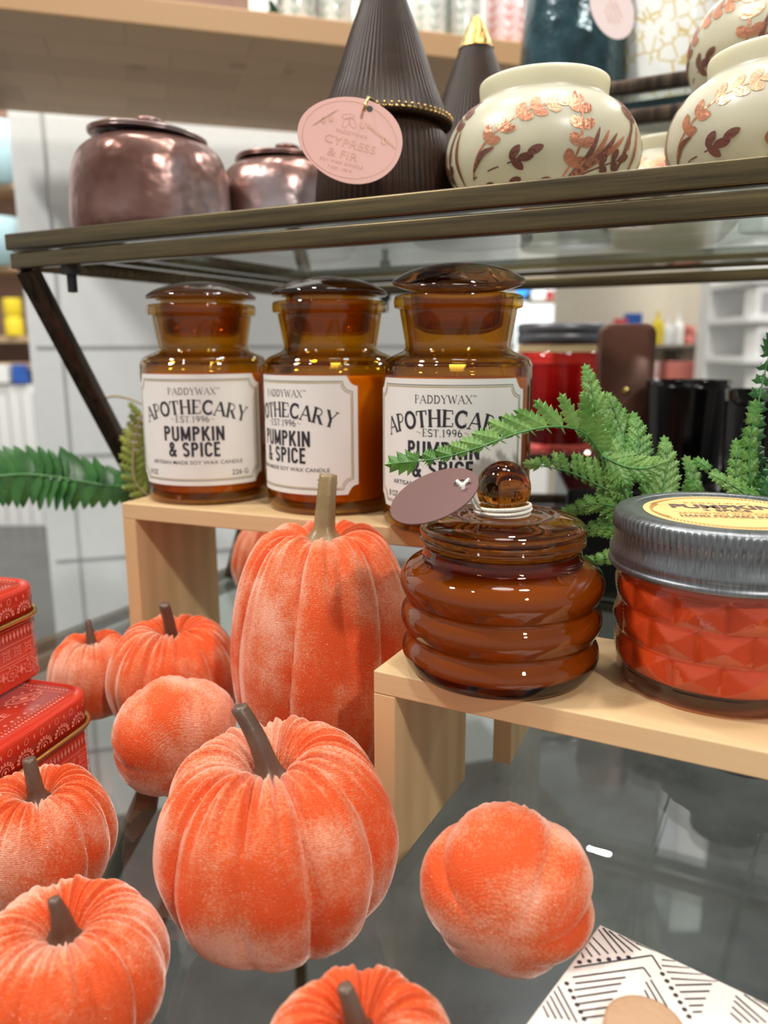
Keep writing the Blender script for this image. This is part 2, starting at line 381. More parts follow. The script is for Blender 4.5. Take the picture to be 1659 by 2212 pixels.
def text_mesh(txt, bold=0, space=1):
    key = (txt, bold, space)
    if key not in _tc:
        cu = bpy.data.curves.new('t', 'FONT'); cu.body = txt; cu.size = 1; cu.offset = bold; cu.space_character = space; cu.resolution_u = 3; cu.fill_mode = 'FRONT'
        ob = bpy.data.objects.new('t', cu); COL.objects.link(ob); dg = bpy.context.evaluated_depsgraph_get(); me = bpy.data.meshes.new_from_object(ob.evaluated_get(dg))
        _tc[key] = ([(v.co.x, v.co.y) for v in me.vertices], [list(p.vertices) for p in me.polygons])
        bpy.data.objects.remove(ob); bpy.data.curves.remove(cu); bpy.data.meshes.remove(me)
    return _tc[key]
# a small slab-serif alphabet drawn with strokes (unit height 1); 't' thin stroke, 'T' thick stroke
def arc(cx, cy, rx, ry, a0, a1, n=12): return [(cx+rx*cos(radians(a0+(a1-a0)*i/n)), cy+ry*sin(radians(a0+(a1-a0)*i/n))) for i in range(n+1)]
GL = {
 'A': (.86, [('t', [(.06, 0), (.42, 1)]), ('T', [(.42, 1), (.78, 0)]), ('t', [(.2, .35), (.64, .35)])], [(.08, 0), (.78, 0)]),
 'P': (.68, [('T', [(.16, 0), (.16, 1)]), ('t', [(.16, .97), (.36, .97)]+arc(.36, .73, .22, .24, 90, -90)+[(.16, .49)])], [(.16, 0), (.14, 1)]),
 'O': (.84, [('T', arc(.42, .5, .34, .47, 90, 270)), ('T', arc(.42, .5, .34, .47, -90, 90))], []),
 'T': (.74, [('T', [(.37, 0), (.37, 1)]), ('t', [(.05, .96), (.69, .96)]), ('t', [(.05, .98), (.05, .72)]), ('t', [(.69, .98), (.69, .72)])], [(.37, 0)]),
 'H': (.86, [('T', [(.16, 0), (.16, 1)]), ('T', [(.70, 0), (.70, 1)]), ('t', [(.16, .5), (.70, .5)])], [(.16, 0), (.16, 1), (.70, 0), (.70, 1)]),
 'E': (.72, [('T', [(.16, 0), (.16, 1)]), ('t', [(.16, .97), (.62, .97), (.62, .75)]), ('t', [(.16, .5), (.48, .5)]), ('t', [(.16, .03), (.64, .03), (.64, .25)])], [(.14, 0), (.14, 1)]),
 'C': (.80, [('T', arc(.44, .5, .34, .47, 50, 310)), ('t', [(.68, .98), (.68, .7)]), ('t', [(.68, .3), (.68, .05)])], []),
 'R': (.82, [('T', [(.16, 0), (.16, 1)]), ('t', [(.16, .97), (.38, .97)]+arc(.38, .74, .22, .23, 90, -90)+[(.16, .51)]), ('T', [(.38, .5), (.68, 0)])], [(.16, 0), (.14, 1), (.7, 0)]),
 'Y': (.80, [('T', [(.08, 1), (.40, .45)]), ('t', [(.72, 1), (.40, .45)]), ('T', [(.40, .47), (.40, 0)])], [(.40, 0), (.1, 1), (.70, 1)]),
 'D': (.82, [('T', [(.16, 0), (.16, 1)]), ('t', [(.16, .97), (.34, .97)]), ('T', arc(.34, .5, .38, .47, 90, -90)), ('t', [(.16, .03), (.34, .03)])], [(.14, 0), (.14, 1)]),
 'W': (1.1, [('T', [(.06, 1), (.32, 0)]), ('t', [(.32, 0), (.55, .95)]), ('T', [(.55, .95), (.78, 0)]), ('t', [(.78, 0), (1.04, 1)])], [(.08, 1), (1.02, 1)]),
 'X': (.80, [('T', [(.08, 1), (.70, 0)]), ('t', [(.70, 1), (.08, 0)])], [(.1, 0), (.1, 1), (.7, 0), (.7, 1)]),
 'S': (.66, [('T', arc(.33, .73, .24, .24, 20, 250)+arc(.33, .25, .25, .24, 70, -160))], []),
 '.': (.26, [('T', [(.13, 0), (.13, .1)])], []),
 '1': (.48, [('T', [(.25, 0), (.25, 1)]), ('t', [(.08, .82), (.25, .98)])], [(.25, 0)]),
 '9': (.66, [('T', arc(.33, .7, .22, .26, 0, 360)), ('T', arc(.20, .55, .35, .5, 15, -70))], []),
 '6': (.66, [('T', arc(.33, .3, .22, .26, 0, 360)), ('T', arc(.46, .45, .35, .5, 195, 110))], []),
 ' ': (.4, [], []),
}
GS = {
 'P': (.50, [[(.09, 0), (.09, 1)], [(.09, .92), (.27, .92)]+arc(.27, .73, .14, .19, 90, -90, 8)+[(.09, .54)]]),
 'U': (.54, [[(.09, 1), (.09, .27)]+arc(.27, .27, .18, .21, 180, 360, 10)+[(.45, .27), (.45, 1)]]),
 'M': (.68, [[(.09, 0), (.09, 1)], [(.10, .95), (.34, .12)], [(.34, .12), (.58, .95)], [(.59, 1), (.59, 0)]]),
 'K': (.54, [[(.09, 0), (.09, 1)], [(.12, .40), (.46, 1)], [(.22, .58), (.48, 0)]]),
 'I': (.18, [[(.09, 0), (.09, 1)]]),
 'N': (.56, [[(.09, 0), (.09, 1)], [(.11, .93), (.45, .07)], [(.47, 0), (.47, 1)]]),
 'S': (.50, [arc(.25, .73, .16, .195, 15, 235, 12)+arc(.25, .28, .165, .205, 60, -160, 12)]),
 'C': (.52, [arc(.27, .73, .175, .20, 0, 180, 10)+arc(.27, .27, .175, .20, 180, 360, 10)]),
 'E': (.46, [[(.09, 0), (.09, 1)], [(.09, .93), (.42, .93)], [(.09, .52), (.38, .52)], [(.09, .07), (.42, .07)]]),
 '&': (.62, [[(.56, .0), (.16, .70)]+arc(.27, .77, .12, .16, 200, -20, 10)+[(.34, .62), (.14, .38)]+arc(.25, .24, .16, .17, 150, 330, 10)+[(.55, .48)]]),
 ' ': (.22, []),
}
def sans(ink, txt, cx, cy, h, width, wt=.155, gap=.10):
    tot = sum(GS[c][0]+gap for c in txt)-gap; k = width/tot; x = 0
    for c in txt:
        w, st = GS[c]
        for pts in st: ink.stroke([(cx-width/2+(x+p[0])*k, cy+(p[1]-.5)*h) for p in pts], wt*k*1.12)
        x += w+gap
def serif(ink, txt, cx, cy, h, width, thick=.15, thin=.055, gap=.10, arch=0, grow=0, ser=.26):
    tot = sum(GL[c][0]+gap for c in txt)-gap; k = width/tot; x = 0
    for c in txt:
        w, st, sf = GL[c]; mid = (x+w/2)*k-width/2; x += w+gap
        u = 2*mid/width; rot = -arch*u; sc = 1+grow*u*u; yo = -arch*width*.25*u*u*1.0
        c_, s_ = cos(rot), sin(rot)
        def q(p): a = (p[0]-w/2)*k; b = (p[1]-.5)*h*sc; return (cx+mid+a*c_-b*s_, cy+yo+a*s_+b*c_)
        for kind, pts in st: ink.stroke([q(p) for p in pts], (thick if kind == 'T' else thin)*h)
        for p in sf: ink.stroke([q((p[0]-ser/2, p[1])), q((p[0]+ser/2, p[1]))], .07*h)

# ================================================================== THE SETTING
floor = mesh('floor', ([(-6, -2, -.76), (8, -2, -.76), (8, 9, -.76), (-6, 9, -.76)], [[0, 1, 2, 3]]), 'concrete', smooth=False); tag(floor, kind='structure')
# white panelled wall (behind the wooden ledge)
WA = Vector((-.661, 1.493, 0)); wy = radians(15.3); wu = Vector((cos(wy), sin(wy), 0)); wn = Vector((sin(wy), -cos(wy), 0)); WL = .985
def wallp(u, z, off=0): return WA + wu*u + wn*off + Vector((0, 0, z))
w = mesh('wall_back', bar(wallp(WL/2, -.76, -.04)-wu*WL/2+Vector((0, 0, 1.2)), wallp(WL/2, -.76, -.04)+wu*WL/2+Vector((0, 0, 1.2)), .08, 2.4, bev=.002), 'wall', smooth=False); tag(w, kind='structure')
sm = [bar(wallp(0.012, z, .0005), wallp(WL, z, .0005), .002, .006, bev=0) for z in (.228, .022, -.186, -.395, -.60)]
sm += [bar(wallp(u, -.75, .0005), wallp(u, 1.3, .0005), .002, .006, upv=tuple(wn), bev=0) for u in (.055,)]
tag(mesh('trim_1', join(*sm), 'seam', smooth=False), kind='structure')
# far walls of the shop
tag(mesh('wall_far', bar((-4, 5.4, .6), (6.5, 5.4, .6), .1, 2.8), 'beige', smooth=False), kind='structure')
tag(mesh('wall_left', bar((-2.95, 1.8, .6), (-2.95, 5.4, .6), .1, 2.8), 'white', smooth=False), kind='structure')
tag(mesh('wall_right', bar((2.9, 2.6, .6), (2.9, 5.4, .6), .1, 2.8), 'white', smooth=False), kind='structure')
p0 = at(1535, 900, Y=2.7); p1 = at(1612, 900, Y=2.7)
tag(mesh('trim_2', box(p1.x-p0.x, .18, 2.8, .004, ((p0.x+p1.x)/2, 2.79, -.76)), 'white', smooth=False), kind='structure')

# butcher-block ledge on the white wall
lb0 = at(0, 20, z=.62); lb1 = at(750, 102, z=.62); ld = (lb1-lb0); ld.z = 0; ld.normalize()
ly = atan2(ld.y, ld.x); ledge_o = Vector((lb0.x, lb0.y, .62)) - ld*.12
t = thing('wall_ledge', 'thick butcher block ledge along the white wall, above the brown lustre pots', 'shelf', ledge_o, ly)
mesh('ledge_board', box(.96, .44, .032, .002, (.48, .22, 0)), 'block', t, smooth=False)
mesh('bracket', box(.03, .40, .03, .002, (.03, .22, -.03)), 'brass_dark', t, smooth=False)

# ================================================================== THE BRASS AND GLASS DISPLAY TABLE
SY = -.4785; su = Vector((cos(SY), sin(SY), 0)); sv = Vector((-sin(SY), cos(SY), 0)); SO = Vector((-.2525, .557, 0))
def sp(u, v, z): return SO + su*u + sv*v + Vector((0, 0, z))
T = thing('display_table', 'aged brass two tier display table with glass tops', 'table', (0, 0, -.76))
def tp(vf): return shift(vf, (0, 0, .76))
Lr = .80; V1 = .362
mesh('rail', tp(join(bar(sp(0, 0, .2948), sp(Lr, 0, .2948), .010, .0105), bar(sp(0, V1, .2948), sp(Lr, V1, .2948), .010, .0105),
     bar(sp(0, .004, .2948), sp(0, V1, .2948), .010, .0105), bar(sp(Lr, 0, .2948), sp(Lr, V1, .2948), .010, .0105))), 'brass', T)['label'] = 'upper brass rail around the raised glass'
mesh('rail', tp(join(bar(sp(.002, .001, .2826), sp(Lr, .001, .2826), .0095, .0100), bar(sp(.002, V1, .2826), sp(Lr, V1, .2826), .0095, .0100),
     bar(sp(.002, .004, .2826), sp(.002, V1, .2826), .0095, .0100))), 'brass', T)['label'] = 'lower brass rail carrying the raised glass'
mesh('glass_shelf', tp(xf(box(Lr-.012, V1-.012, .006, .0005), Matrix.Translation(sp(Lr/2, V1/2, .2915)) @ Matrix.Rotation(SY, 4, 'Z'))), 'glass', T, smooth=False)
mesh('leg', tp(bar(sp(.006, .006, .278), sp(.004, .161, .002), .012, .0125, upv=(1, 0, 0))), 'brass_dark', T)
mesh('leg', tp(bar(sp(.006, V1-.006, .278), sp(.004, V1-.15, .002), .012, .0125, upv=(1, 0, 0))), 'brass_dark', T)
mesh('leg', tp(bar(sp(Lr-.006, .006, .278), sp(Lr-.004, .161, .002), .012, .0125, upv=(1, 0, 0))), 'brass_dark', T)
mesh('leg', tp(bar(sp(Lr-.006, V1-.006, .278), sp(Lr-.004, V1-.15, .002), .012, .0125, upv=(1, 0, 0))), 'brass_dark', T)
for (u, v) in ((.052, .003), (.10, V1-.002)):
    b = mesh('bolt', tp(join(shift(lathe([(0, -.0055), (.0062, -.0055), (.0062, .0), (0, 0)], 6), sp(u, v, .2775)), shift(lathe([(0, -.012), (.0032, -.0115), (.0032, 0), (0, 0)], 12), sp(u, v, .2725)))), 'bolt', T, smooth=False)
V0 = -.62
mesh('glass_top', tp(xf(box(Lr+.06, V1-V0-.012, .006, .0006), Matrix.Translation(sp(Lr/2, (V1+V0)/2, -.0061)) @ Matrix.Rotation(SY, 4, 'Z'))), 'glass', T, smooth=False)
for z in (-.007, -.021):
    mesh('rail', tp(join(bar(sp(-.031, V1, z), sp(Lr+.03, V1, z), .010, .0095), bar(sp(-.031, V0, z), sp(-.031, V1, z), .010, .0095), bar(sp(Lr+.031, V0, z), sp(Lr+.031, V1, z), .010, .0095),
         bar(sp(-.031, V0, z), sp(Lr+.03, V0, z), .010, .0095))), 'brass', T)['label'] = 'brass rail framing the lower glass'
q0, q1 = at(225, 1915, z=-.32), at(312, 1735, z=-.18)
mesh('leg', tp(bar(at(222, 1925, z=-.30), at(318, 1725, z=-.030), .013, .013, upv=(1, 0, 0))), 'brass', T)
mesh('leg', tp(bar(at(335, 2010, z=-.36), at(402, 1850, z=-.16), .012, .012, upv=(1, 0, 0))), 'brass', T)
for (u, v) in ((-.03, V0), (Lr+.03, V0), (Lr+.03, V1), (-.03, V1)):
    mesh('leg', tp(bar(sp(u, v, -.758), sp(u, v, -.026), .014, .014, upv=(1, 0, 0))), 'brass', T)

# ================================================================== WOODEN RISERS
def riser(label, loc, yaw, L, d, h, t):
    r = thing('display_riser', label, 'riser', loc, yaw, 'pine risers on the glass')
    mesh('top_board', box(L, d, t, .0006, (L/2, d/2, h-t)), 'pine', r, smooth=False)
    mesh('side_panel', box(t, d, h-t, .0005, (t/2, d/2, 0)), 'pine_v', r, smooth=False)
    mesh('side_panel', box(t, d, h-t, .0005, (L-t/2, d/2, 0)), 'pine_v', r, smooth=False)
    return r
R1 = dict(x=-.168, y=.491, yaw=-.398, h=.1277)
R2 = dict(x=-.0047, y=.3088, yaw=-.4815, h=.0911)
riser('tall pine riser carrying the three apothecary bottles', (R1['x'], R1['y'], .0002), R1['yaw'], .257, .0867, R1['h'], .0102)
riser('low pine riser in front carrying the ribbed amber jar and the quilted red jar', (R2['x'], R2['y'], .0002), R2['yaw'], .30, .0826, R2['h'], .01015)

# ================================================================== APOTHECARY BOTTLES
K = 1.045
def wrap(r, z0, off): return lambda s, t: Vector(((r+off)*sin(s/r), -(r+off)*cos(s/r), z0+t))
def label_mesh(W, Hh, rn, r, z0, off=.00018, n=72):
    V, Fc = [], []; f = wrap(r, z0, off)
    for i in range(n+1):
        s = -W/2+W*i/n; e = W/2-abs(s); dy = sqrt(max(rn*rn-e*e, 0)) if e < rn else 0
        V += [f(s, dy), f(s, Hh-dy)]
        if i: k = 2*i; Fc.append([k-2, k, k+1, k-1])
    return V, Fc
def border(ink, W, Hh, rn, ins, w):
    a, b = W/2-ins, Hh/2-ins; P = []; R = rn*1.0
    for sx, sy, a0 in ((1, 1, 180), (-1, 1, 270), (-1, -1, 0), (1, -1, 90)):
        Q = [(sx*a+R*cos(radians(a0+(90*i/6)*1)), sy*b+R*sin(radians(a0+90*i/6))) for i in range(7)]
        P += Q[::-1]
    P = [(x, y+Hh/2) for x, y in P]
    D = []
    for i in range(len(P)):
        p, q = Vector(P[i]), Vector(P[(i+1) % len(P)]); m = max(1, int((q-p).length/.003)); D += [tuple(p.lerp(q, j/m)) for j in range(m)]
    ink.stroke(D, w, closed=True)
def bottle(label, loc, rz, lid_tilt=(0, 0), lid_up=0, lens=False):
    b = thing('apothecary_candle', label, 'candle', loc, rz, 'amber apothecary candles on the tall riser')
    r = .0390*K
    out = [(0, 0), (.034*K, 0), (.0375*K, .001), (r, .004), (r*1.0, .040), (r, .0785*K), (.0386*K, .0832*K), (.0365*K, .0868*K), (.0318*K, .0889*K), (.0283*K, .0905*K),
           (.0272*K, .093*K), (.0283*K, .100*K), (.0298*K, .1085*K), (.0303*K, .1112*K), (.0325*K, .1118*K), (.0330*K, .1135*K), (.0330*K, .1162*K), (.0322*K, .1178*K), (.0300*K, .1180*K)]
    inn = [(.0285*K, .1172*K), (.0272*K, .108*K), (.0255*K, .096*K), (.0262*K, .0895*K), (.0340*K, .0862*K), (.0372*K, .0825*K), (.0378*K, .0775*K), (.0378*K, .0075), (.034*K, .0055), (0, .0055)]
    mesh('glass_body', lathe(out[:2]+sp2(out[1:], 3)[1:]+sp2(inn, 3), 80), 'amber', b)
    mesh('wax', lathe([(0, .0062), (.033*K, .0062), (.0373*K, .0085), (.0373*K, .0760*K), (.036*K, .0766*K), (0, .0766*K)], 64), 'wax', b)
    mesh('wick', tube([(0, 0, .0752*K), (.0003, 0, .080*K), (.001, 0, .083*K)], .0007, 6), 'string', b)
    lid = bpy.data.objects.new('lid', None); COL.objects.link(lid); lid.parent = b; lid.empty_display_size = .01
    lid.location = (0, 0, .1180*K+.0006+lid_up); lid.rotation_euler = (lid_tilt[0], lid_tilt[1], 0)
    dome = .0098 if lens else .0085
    prof = [(0, -.020), (.0205, -.0205), (.0245, -.018), (.0262, -.004), (.0266, .0018), (.0290, .0024), (.0325*K, .0026), (.0334*K, .0040), (.0322*K, .0056), (.026*K, .0056+dome*.42), (.016*K, .0056+dome*.78), (.006, .0056+dome*.97), (0, .0056+dome)]
    if lens:
        mesh('lid_disc', lathe(sp2([(0, -.0010), (.012, -.0009), (.0265, .0010), (.0325*K, .0035), (.0338*K, .0052), (.0325*K, .0068), (.025*K, .0105), (.014*K, .0135), (.005, .0145), (0, .0146)], 3), 72), 'amber_lens', lid)
        mesh('stopper', lathe([(.0250, -.0012), (.0256, -.003), (.0240, -.018), (.0200, -.0205), (0, -.0200), (0, -.0185), (.019, -.0185), (.0222, -.017), (.0235, -.003), (.0235, -.0012)], 64), 'amber', lid)
    else:
        mesh('lid_disc', lathe(sp2([(0, .0020), (.0262, .0020), (.0290, .0024), (.0325*K, .0026), (.0334*K, .0040), (.0322*K, .0056), (.026*K, .0056+dome*.42), (.016*K, .0056+dome*.78), (.006, .0056+dome*.97), (0, .0056+dome)], 3), 72), 'amber_lid', lid)
        mesh('stopper', lathe([(.0264, .0019), (.0262, -.004), (.0240, -.018), (.0200, -.0205), (0, -.0200), (0, -.0185), (.019, -.0185), (.0222, -.017), (.0245, -.004), (.0247, .0019)], 64), 'amber', lid)
    W, Hh, rn = .0905*K, .0655*K, .0058; z0 = .0118*K
    lab = mesh('label_paper', label_mesh(W, Hh, rn, r, z0), 'paper', b)
    f = wrap(r, z0, .00030); ik = Ink(); gd = Ink()
    border(ik, W, Hh, .0058, .0031, .00033); border(gd, W, Hh, .0058, .0040, .00050)
    h = Hh
    serif(ik, 'PADDYWAX', 0, h*.852, .0040, .0300, thick=.12, thin=.045, gap=.06, ser=.2)
    ik.text('TM', .0163, h*.875, .0010, bold=0)
    serif(ik, 'APOTHECARY', 0, h*.715, .0083, .0700, thick=.19, thin=.075, gap=.02, arch=.34, grow=.10)
    serif(ik, 'EST.1996', 0, h*.605, .0038, .0210, thick=.13, thin=.05, gap=.06, ser=.2)
    for sx in (-1, 1): gd.stroke([(sx*.0125+(-.0012+.0024*i/6), h*.605+.0004*sin(i*1.05)) for i in range(7)], .0003)
    sans(ik, 'PUMPKIN', 0, h*.475, .0090, .0385)
    sans(ik, '& SPICE', 0, h*.332, .0090, .0330)
    ik.text('ARTISAN MADE SOY WAX CANDLE', 0, h*.213, .0023, bold=.004, width=.0610)
    ik.text('8 OZ', -.0350, h*.113, .0032, bold=.006, width=.0082, align='LEFT'); ik.text('226 G', .0345, h*.113, .0032, bold=.006, width=.0115, align='RIGHT')
    ik.build('label_print', 'ink', f, lab); gd.build('gold_border', 'gold_ink', f, lab)
    return b
def on(px, Y, z): p = at(px, 900, Y=Y); return (p.x, Y, z)
zt = R1['h']+.0005
bottle('left amber apothecary bottle with a pumpkin and spice label, nearest the brass leg', on(447, .521, zt), radians(0))
bottle('middle amber apothecary bottle, its label turned towards the left', on(716, .488, zt), radians(-41))
bottle('right and nearest amber apothecary bottle with a domed lid sitting tilted, behind the fern tip', on(986, .434, zt), radians(-15.5), (radians(9), radians(1.5)), .0018, True)

# ================================================================== RIBBED AMBER JAR
def ribbed_jar():
    c = at(1077, 1437, z=R2['h']); b = thing('ribbed_candle_jar', 'ribbed amber glass jar with ball knob lid and brown oval tag', 'candle jar', (c.x, c.y, R2['h']+.0005), radians(-6))
    s = 1.0
    out = [(0, .0), (.034, .0), (.0372, .0008), (.0395, .0035), (.0412, .0078), (.0408, .0112), (.0392, .0138), (.0386, .0158), (.0400, .0182), (.0417, .0222), (.0413, .0262), (.0396, .0290), (.0392, .0305),
           (.0405, .0330), (.0421, .0372), (.0417, .0410), (.0392, .0446), (.0355, .0470), (.0334, .0484), (.0326, .0500), (.0324, .0530)]
    mesh('glass_body', lathe(out[:2]+sp2(out[1:], 4)[1:]+[(.0305, .0530), (.0305, .0485), (.0330, .0470)], 96), 'amber_deep', b)
    mesh('wax', lathe([(0, .0042), (.033, .0042), (.0380, .0056)]+[(r_-.0012, z_) for r_, z_ in sp2(out[4:17], 3)]+[(.0330, .0458), (0, .0458)], 80), 'wax_brown', b)
    lid = bpy.data.objects.new('lid', None); COL.objects.link(lid); lid.parent = b; lid.location = (0, 0, .0537)
    lp = [(0, -.004), (.026, -.004), (.0288, -.003), (.0290, 0), (.0320, .0002), (.0338, .0012), (.0340, .0026), (.0332, .0034), (.0337, .0045), (.0340, .0064), (.0332, .0084), (.0300, .0104), (.0245, .0120), (.0215, .0124), (.0190, .0117), (.0160, .0118), (.0125, .0123), (.0085, .0126), (.0, .0126)]
    mesh('lid_dish', lathe(sp2(lp, 3), 96), 'amber_solid', lid)
    kb = mesh('knob', lathe([(0, 0)]+[(.0111*sin(pi*(i/20)), .0112-.0114*cos(pi*i/20)) for i in range(5, 20)]+[(0, .0226)], 48), 'amber_solid', lid, loc=(0, 0, .0115))
    ring = []
    for k, (rr, z) in enumerate(((.0106, .0170), (.0112, .0183), (.0109, .0196))):
        ring.append(tube([(rr*cos(a*pi/20), rr*sin(a*pi/20), z+.0006*sin(a*pi/20+k)) for a in range(41)], .00085, 6, False))
    cord = mesh('cord', join(*ring), 'string', b, loc=(0, 0, .0495))
    return b, c
jb, jc = ribbed_jar()
# oval tag tied to the knob
def oval_tag(name, label, cat, C, A, B, mat, hole, thick=.0006, n=48):
    nrm = A.cross(B).normalized(); V, Fc = [], []
    hc, hr = hole
    for k in (0, 1):
        for i in range(n):
            a = 2*pi*i/n; V.append(C+A*cos(a)+B*sin(a)+nrm*thick*(k-.5))
        for i in range(n):
            a = 2*pi*i/n; V.append(C+A*(hc+hr*cos(a))+B*(hr*sin(a))+nrm*thick*(k-.5))
    for i in range(n):
        j = (i+1) % n; o1, i1, o2, i2 = 0, n, 2*n, 3*n
        Fc += [[o1+i, o1+j, i1+j, i1+i], [o2+i, i2+i, i2+j, o2+j], [o1+i, o2+i, o2+j, o1+j], [i1+i, i1+j, i2+j, i2+i]]
    return mesh(name, (V, Fc), mat, None, smooth=False)
TC = at(938, 1071, Y=.292)
A_ = (at(1031, 1028, Y=.294)-at(848, 1115, Y=.290))*.5
B_ = Vector((-sin(radians(25)), 0, cos(radians(25))))*.0062+Vector((0, 1, 0))*.0135
B_ -= A_.normalized()*B_.dot(A_.normalized())
tg = oval_tag('hang_tag', '', '', TC, A_, B_, 'tag_brown', (.60, .13))
tg.parent = jb; tg.matrix_parent_inverse = (Matrix.Translation(jb.location) @ Matrix.Rotation(jb.rotation_euler.z, 4, 'Z')).inverted(); tg['label'] = 'mauve brown oval tag, seen from its back'
hp = TC+A_*.60; kp = Vector((jc.x-.010, jc.y-.006, R2['h']+.0505+.0185))
cd_ = mesh('cord', join(tube([hp+Vector((0, -.002, -.001)), hp+Vector((.003, -.0025, .002)), hp.lerp(kp, .6)+Vector((0, -.002, .002)), kp], .0007, 6), tube([hp+Vector((-.001, .001, .001)), hp+Vector((.003, -.003, -.002)), hp.lerp(kp, .7)+Vector((0, -.003, -.002)), kp], .0007, 6),
      tube([hp.lerp(kp, .55)+Vector((0, -.003, 0)), hp.lerp(kp, .2)+Vector((0, -.005, -.004)), hp+Vector((-.002, -.005, -.0045))], .0007, 6), tube([hp.lerp(kp, .5)+Vector((0, -.0035, .001)), hp.lerp(kp, .1)+Vector((0, -.005, -.0015)), hp+Vector((.001, -.005, .001))], .0007, 6)), 'string', jb)
cd_.matrix_parent_inverse = tg.matrix_parent_inverse

# ================================================================== QUILTED RED JAR WITH ZINC LID
def quilted():
    b = thing('quilted_candle_jar', 'orange red candle in a quilted glass jar with a ribbed zinc lid', 'candle jar', (.1345, .2990, R2['h']+.0005), radians(-20))
    def quilt(a, z, r):
        if .007 < z < .045:
            k = 13; u = a*k/(2*pi); v = (z-.0075)/.0125; row = math.floor(v)
            fu = abs(((u+.5*(row % 2)) % 1)-.5)*2; fv = abs((v % 1)-.5)*2
            e = max(0, min(1, (z-.007)/.002, (.045-z)/.002)); return 1+e*(.060*max(0, 1-max(fu, fv))**.8-.008)
        return 1
    zz = [.007+.038*i/56 for i in range(57)]
    prof = [(0, 0), (.034, 0), (.0375, .0012), (.0385, .004)]+[(.0386+.0012*(z_-.007)/.038, z_) for z_ in zz]+[(.0392, .0495), (.0385, .0640)]
    mesh('glass_body', lathe(prof+[(.0365, .0640), (.0365, .0600)], 204, quilt), 'smoke', b, smooth=False)
    mesh('wax', lathe([(0, .0060), (.032, .0062), (.0355, .0072)]+[(r_-.0012, z_) for r_, z_ in prof[6:-2]]+[(.0372, .0540), (0, .0540)], 204, quilt), 'wax_red', b, smooth=False)
    lid = bpy.data.objects.new('lid', None); COL.objects.link(lid); lid.parent = b; lid.location = (0, 0, .0480)
    def knurl(a, z, r):
        return 1+(.006*(1 if sin(a*110) > .1 else -1)*min(1, 1) if .0148 < z < .0205 else 0)
    band = [(.0418, .0), (.0436, -.0002), (.0442, .0010), (.0436, .0020), (.0430, .0026), (.0438, .0042), (.0438, .0062), (.0426, .0080), (.0424, .0110), (.0426, .0146), (.0428, .0150), (.0428, .0170), (.0427, .0195), (.0424, .0206), (.0416, .0216), (.0400, .0221), (.0345, .0222)]
    mesh('screw_band', lathe(band+[(.0345, .0205), (.0405, .0200), (.0410, .0)], 660, knurl), 'zinc', lid)
    mesh('lid_disc', lathe([(0, .0213), (.0335, .0213), (.0345, .0222), (.0350, .0218), (.0350, .0200), (0, .0200)], 96), 'zinc', lid)
    V, Fc = lathe([(0, .02148), (.0318, .02148)], 80); st = mesh('sticker', (V, Fc), 'kraft', lid)
    f = lambda s, t: Vector((s, t, .02165)); ik = Ink(); vk = Ink()
    for i in range(120):
        a = 2*pi*i/120
        if abs(cos(a)) > .90: continue
        ik.stroke([(.0278*cos(a), .0278*sin(a)), (.0298*cos(a+.05), .0298*sin(a+.05))], .0006)
    for a0 in (0, pi):
        P = [a0-.47+.94*i/16 for i in range(17)]
        ik.poly([(.0268*cos(a)+(0.0018*cos(a0))*(1-abs(a-a0)/.47), .0268*sin(a)) for a in P]+[(.0292*cos(a), .0292*sin(a)) for a in P[::-1]])
    ik.text('P A D D Y W A X', 0, .0165, .0022, bold=.006, width=.026)
    vk.text('PUMPKIN', 0, .0092, .0072, bold=.035, width=.0400)
    vk.text('+ SPICE', 0, .0018, .0040, bold=.02, width=.0180)
    ik.stroke([(-.0215, -.0022), (.0215, -.0022)], .0003)
    ik.text('ARTISAN SOY WAX CANDLE', 0, -.0050, .0029, bold=.006, width=.0400)
    vk.text('HAND POURED IN USA', 0, -.0095, .0034, bold=.02, width=.0400)
    ik.stroke([(-.0205, -.0125), (.0205, -.0125)], .0004)
    rotz = Matrix.Rotation(radians(12), 4, 'Z')
    ik.build('sticker_print', 'kraft_ink', lambda s, t: rotz @ f(s, t), st); vk.build('sticker_title', 'violet_ink', lambda s, t: rotz @ f(s, t), st)
quilted()

# black glass bowl standing behind the low riser
p = at(1640, 1640, z=.0)
bw = mesh('glass_bowl', lathe(sp2([(0, 0), (.024, 0), (.030, .002), (.0400, .010), (.0435, .018), (.0440, .019)], 3)+[(.0420, .019), (.039, .012), (.029, .005), (0, .004)], 72, lambda a, z, r: 1+.012*sin(a*24)*(1 if z > .001 else 0)), 'blackglass', loc=(.2005, .402, .0005))
tag(bw, 'ribbed black glass saucer on the glass, seen under the low riser', 'bowl')

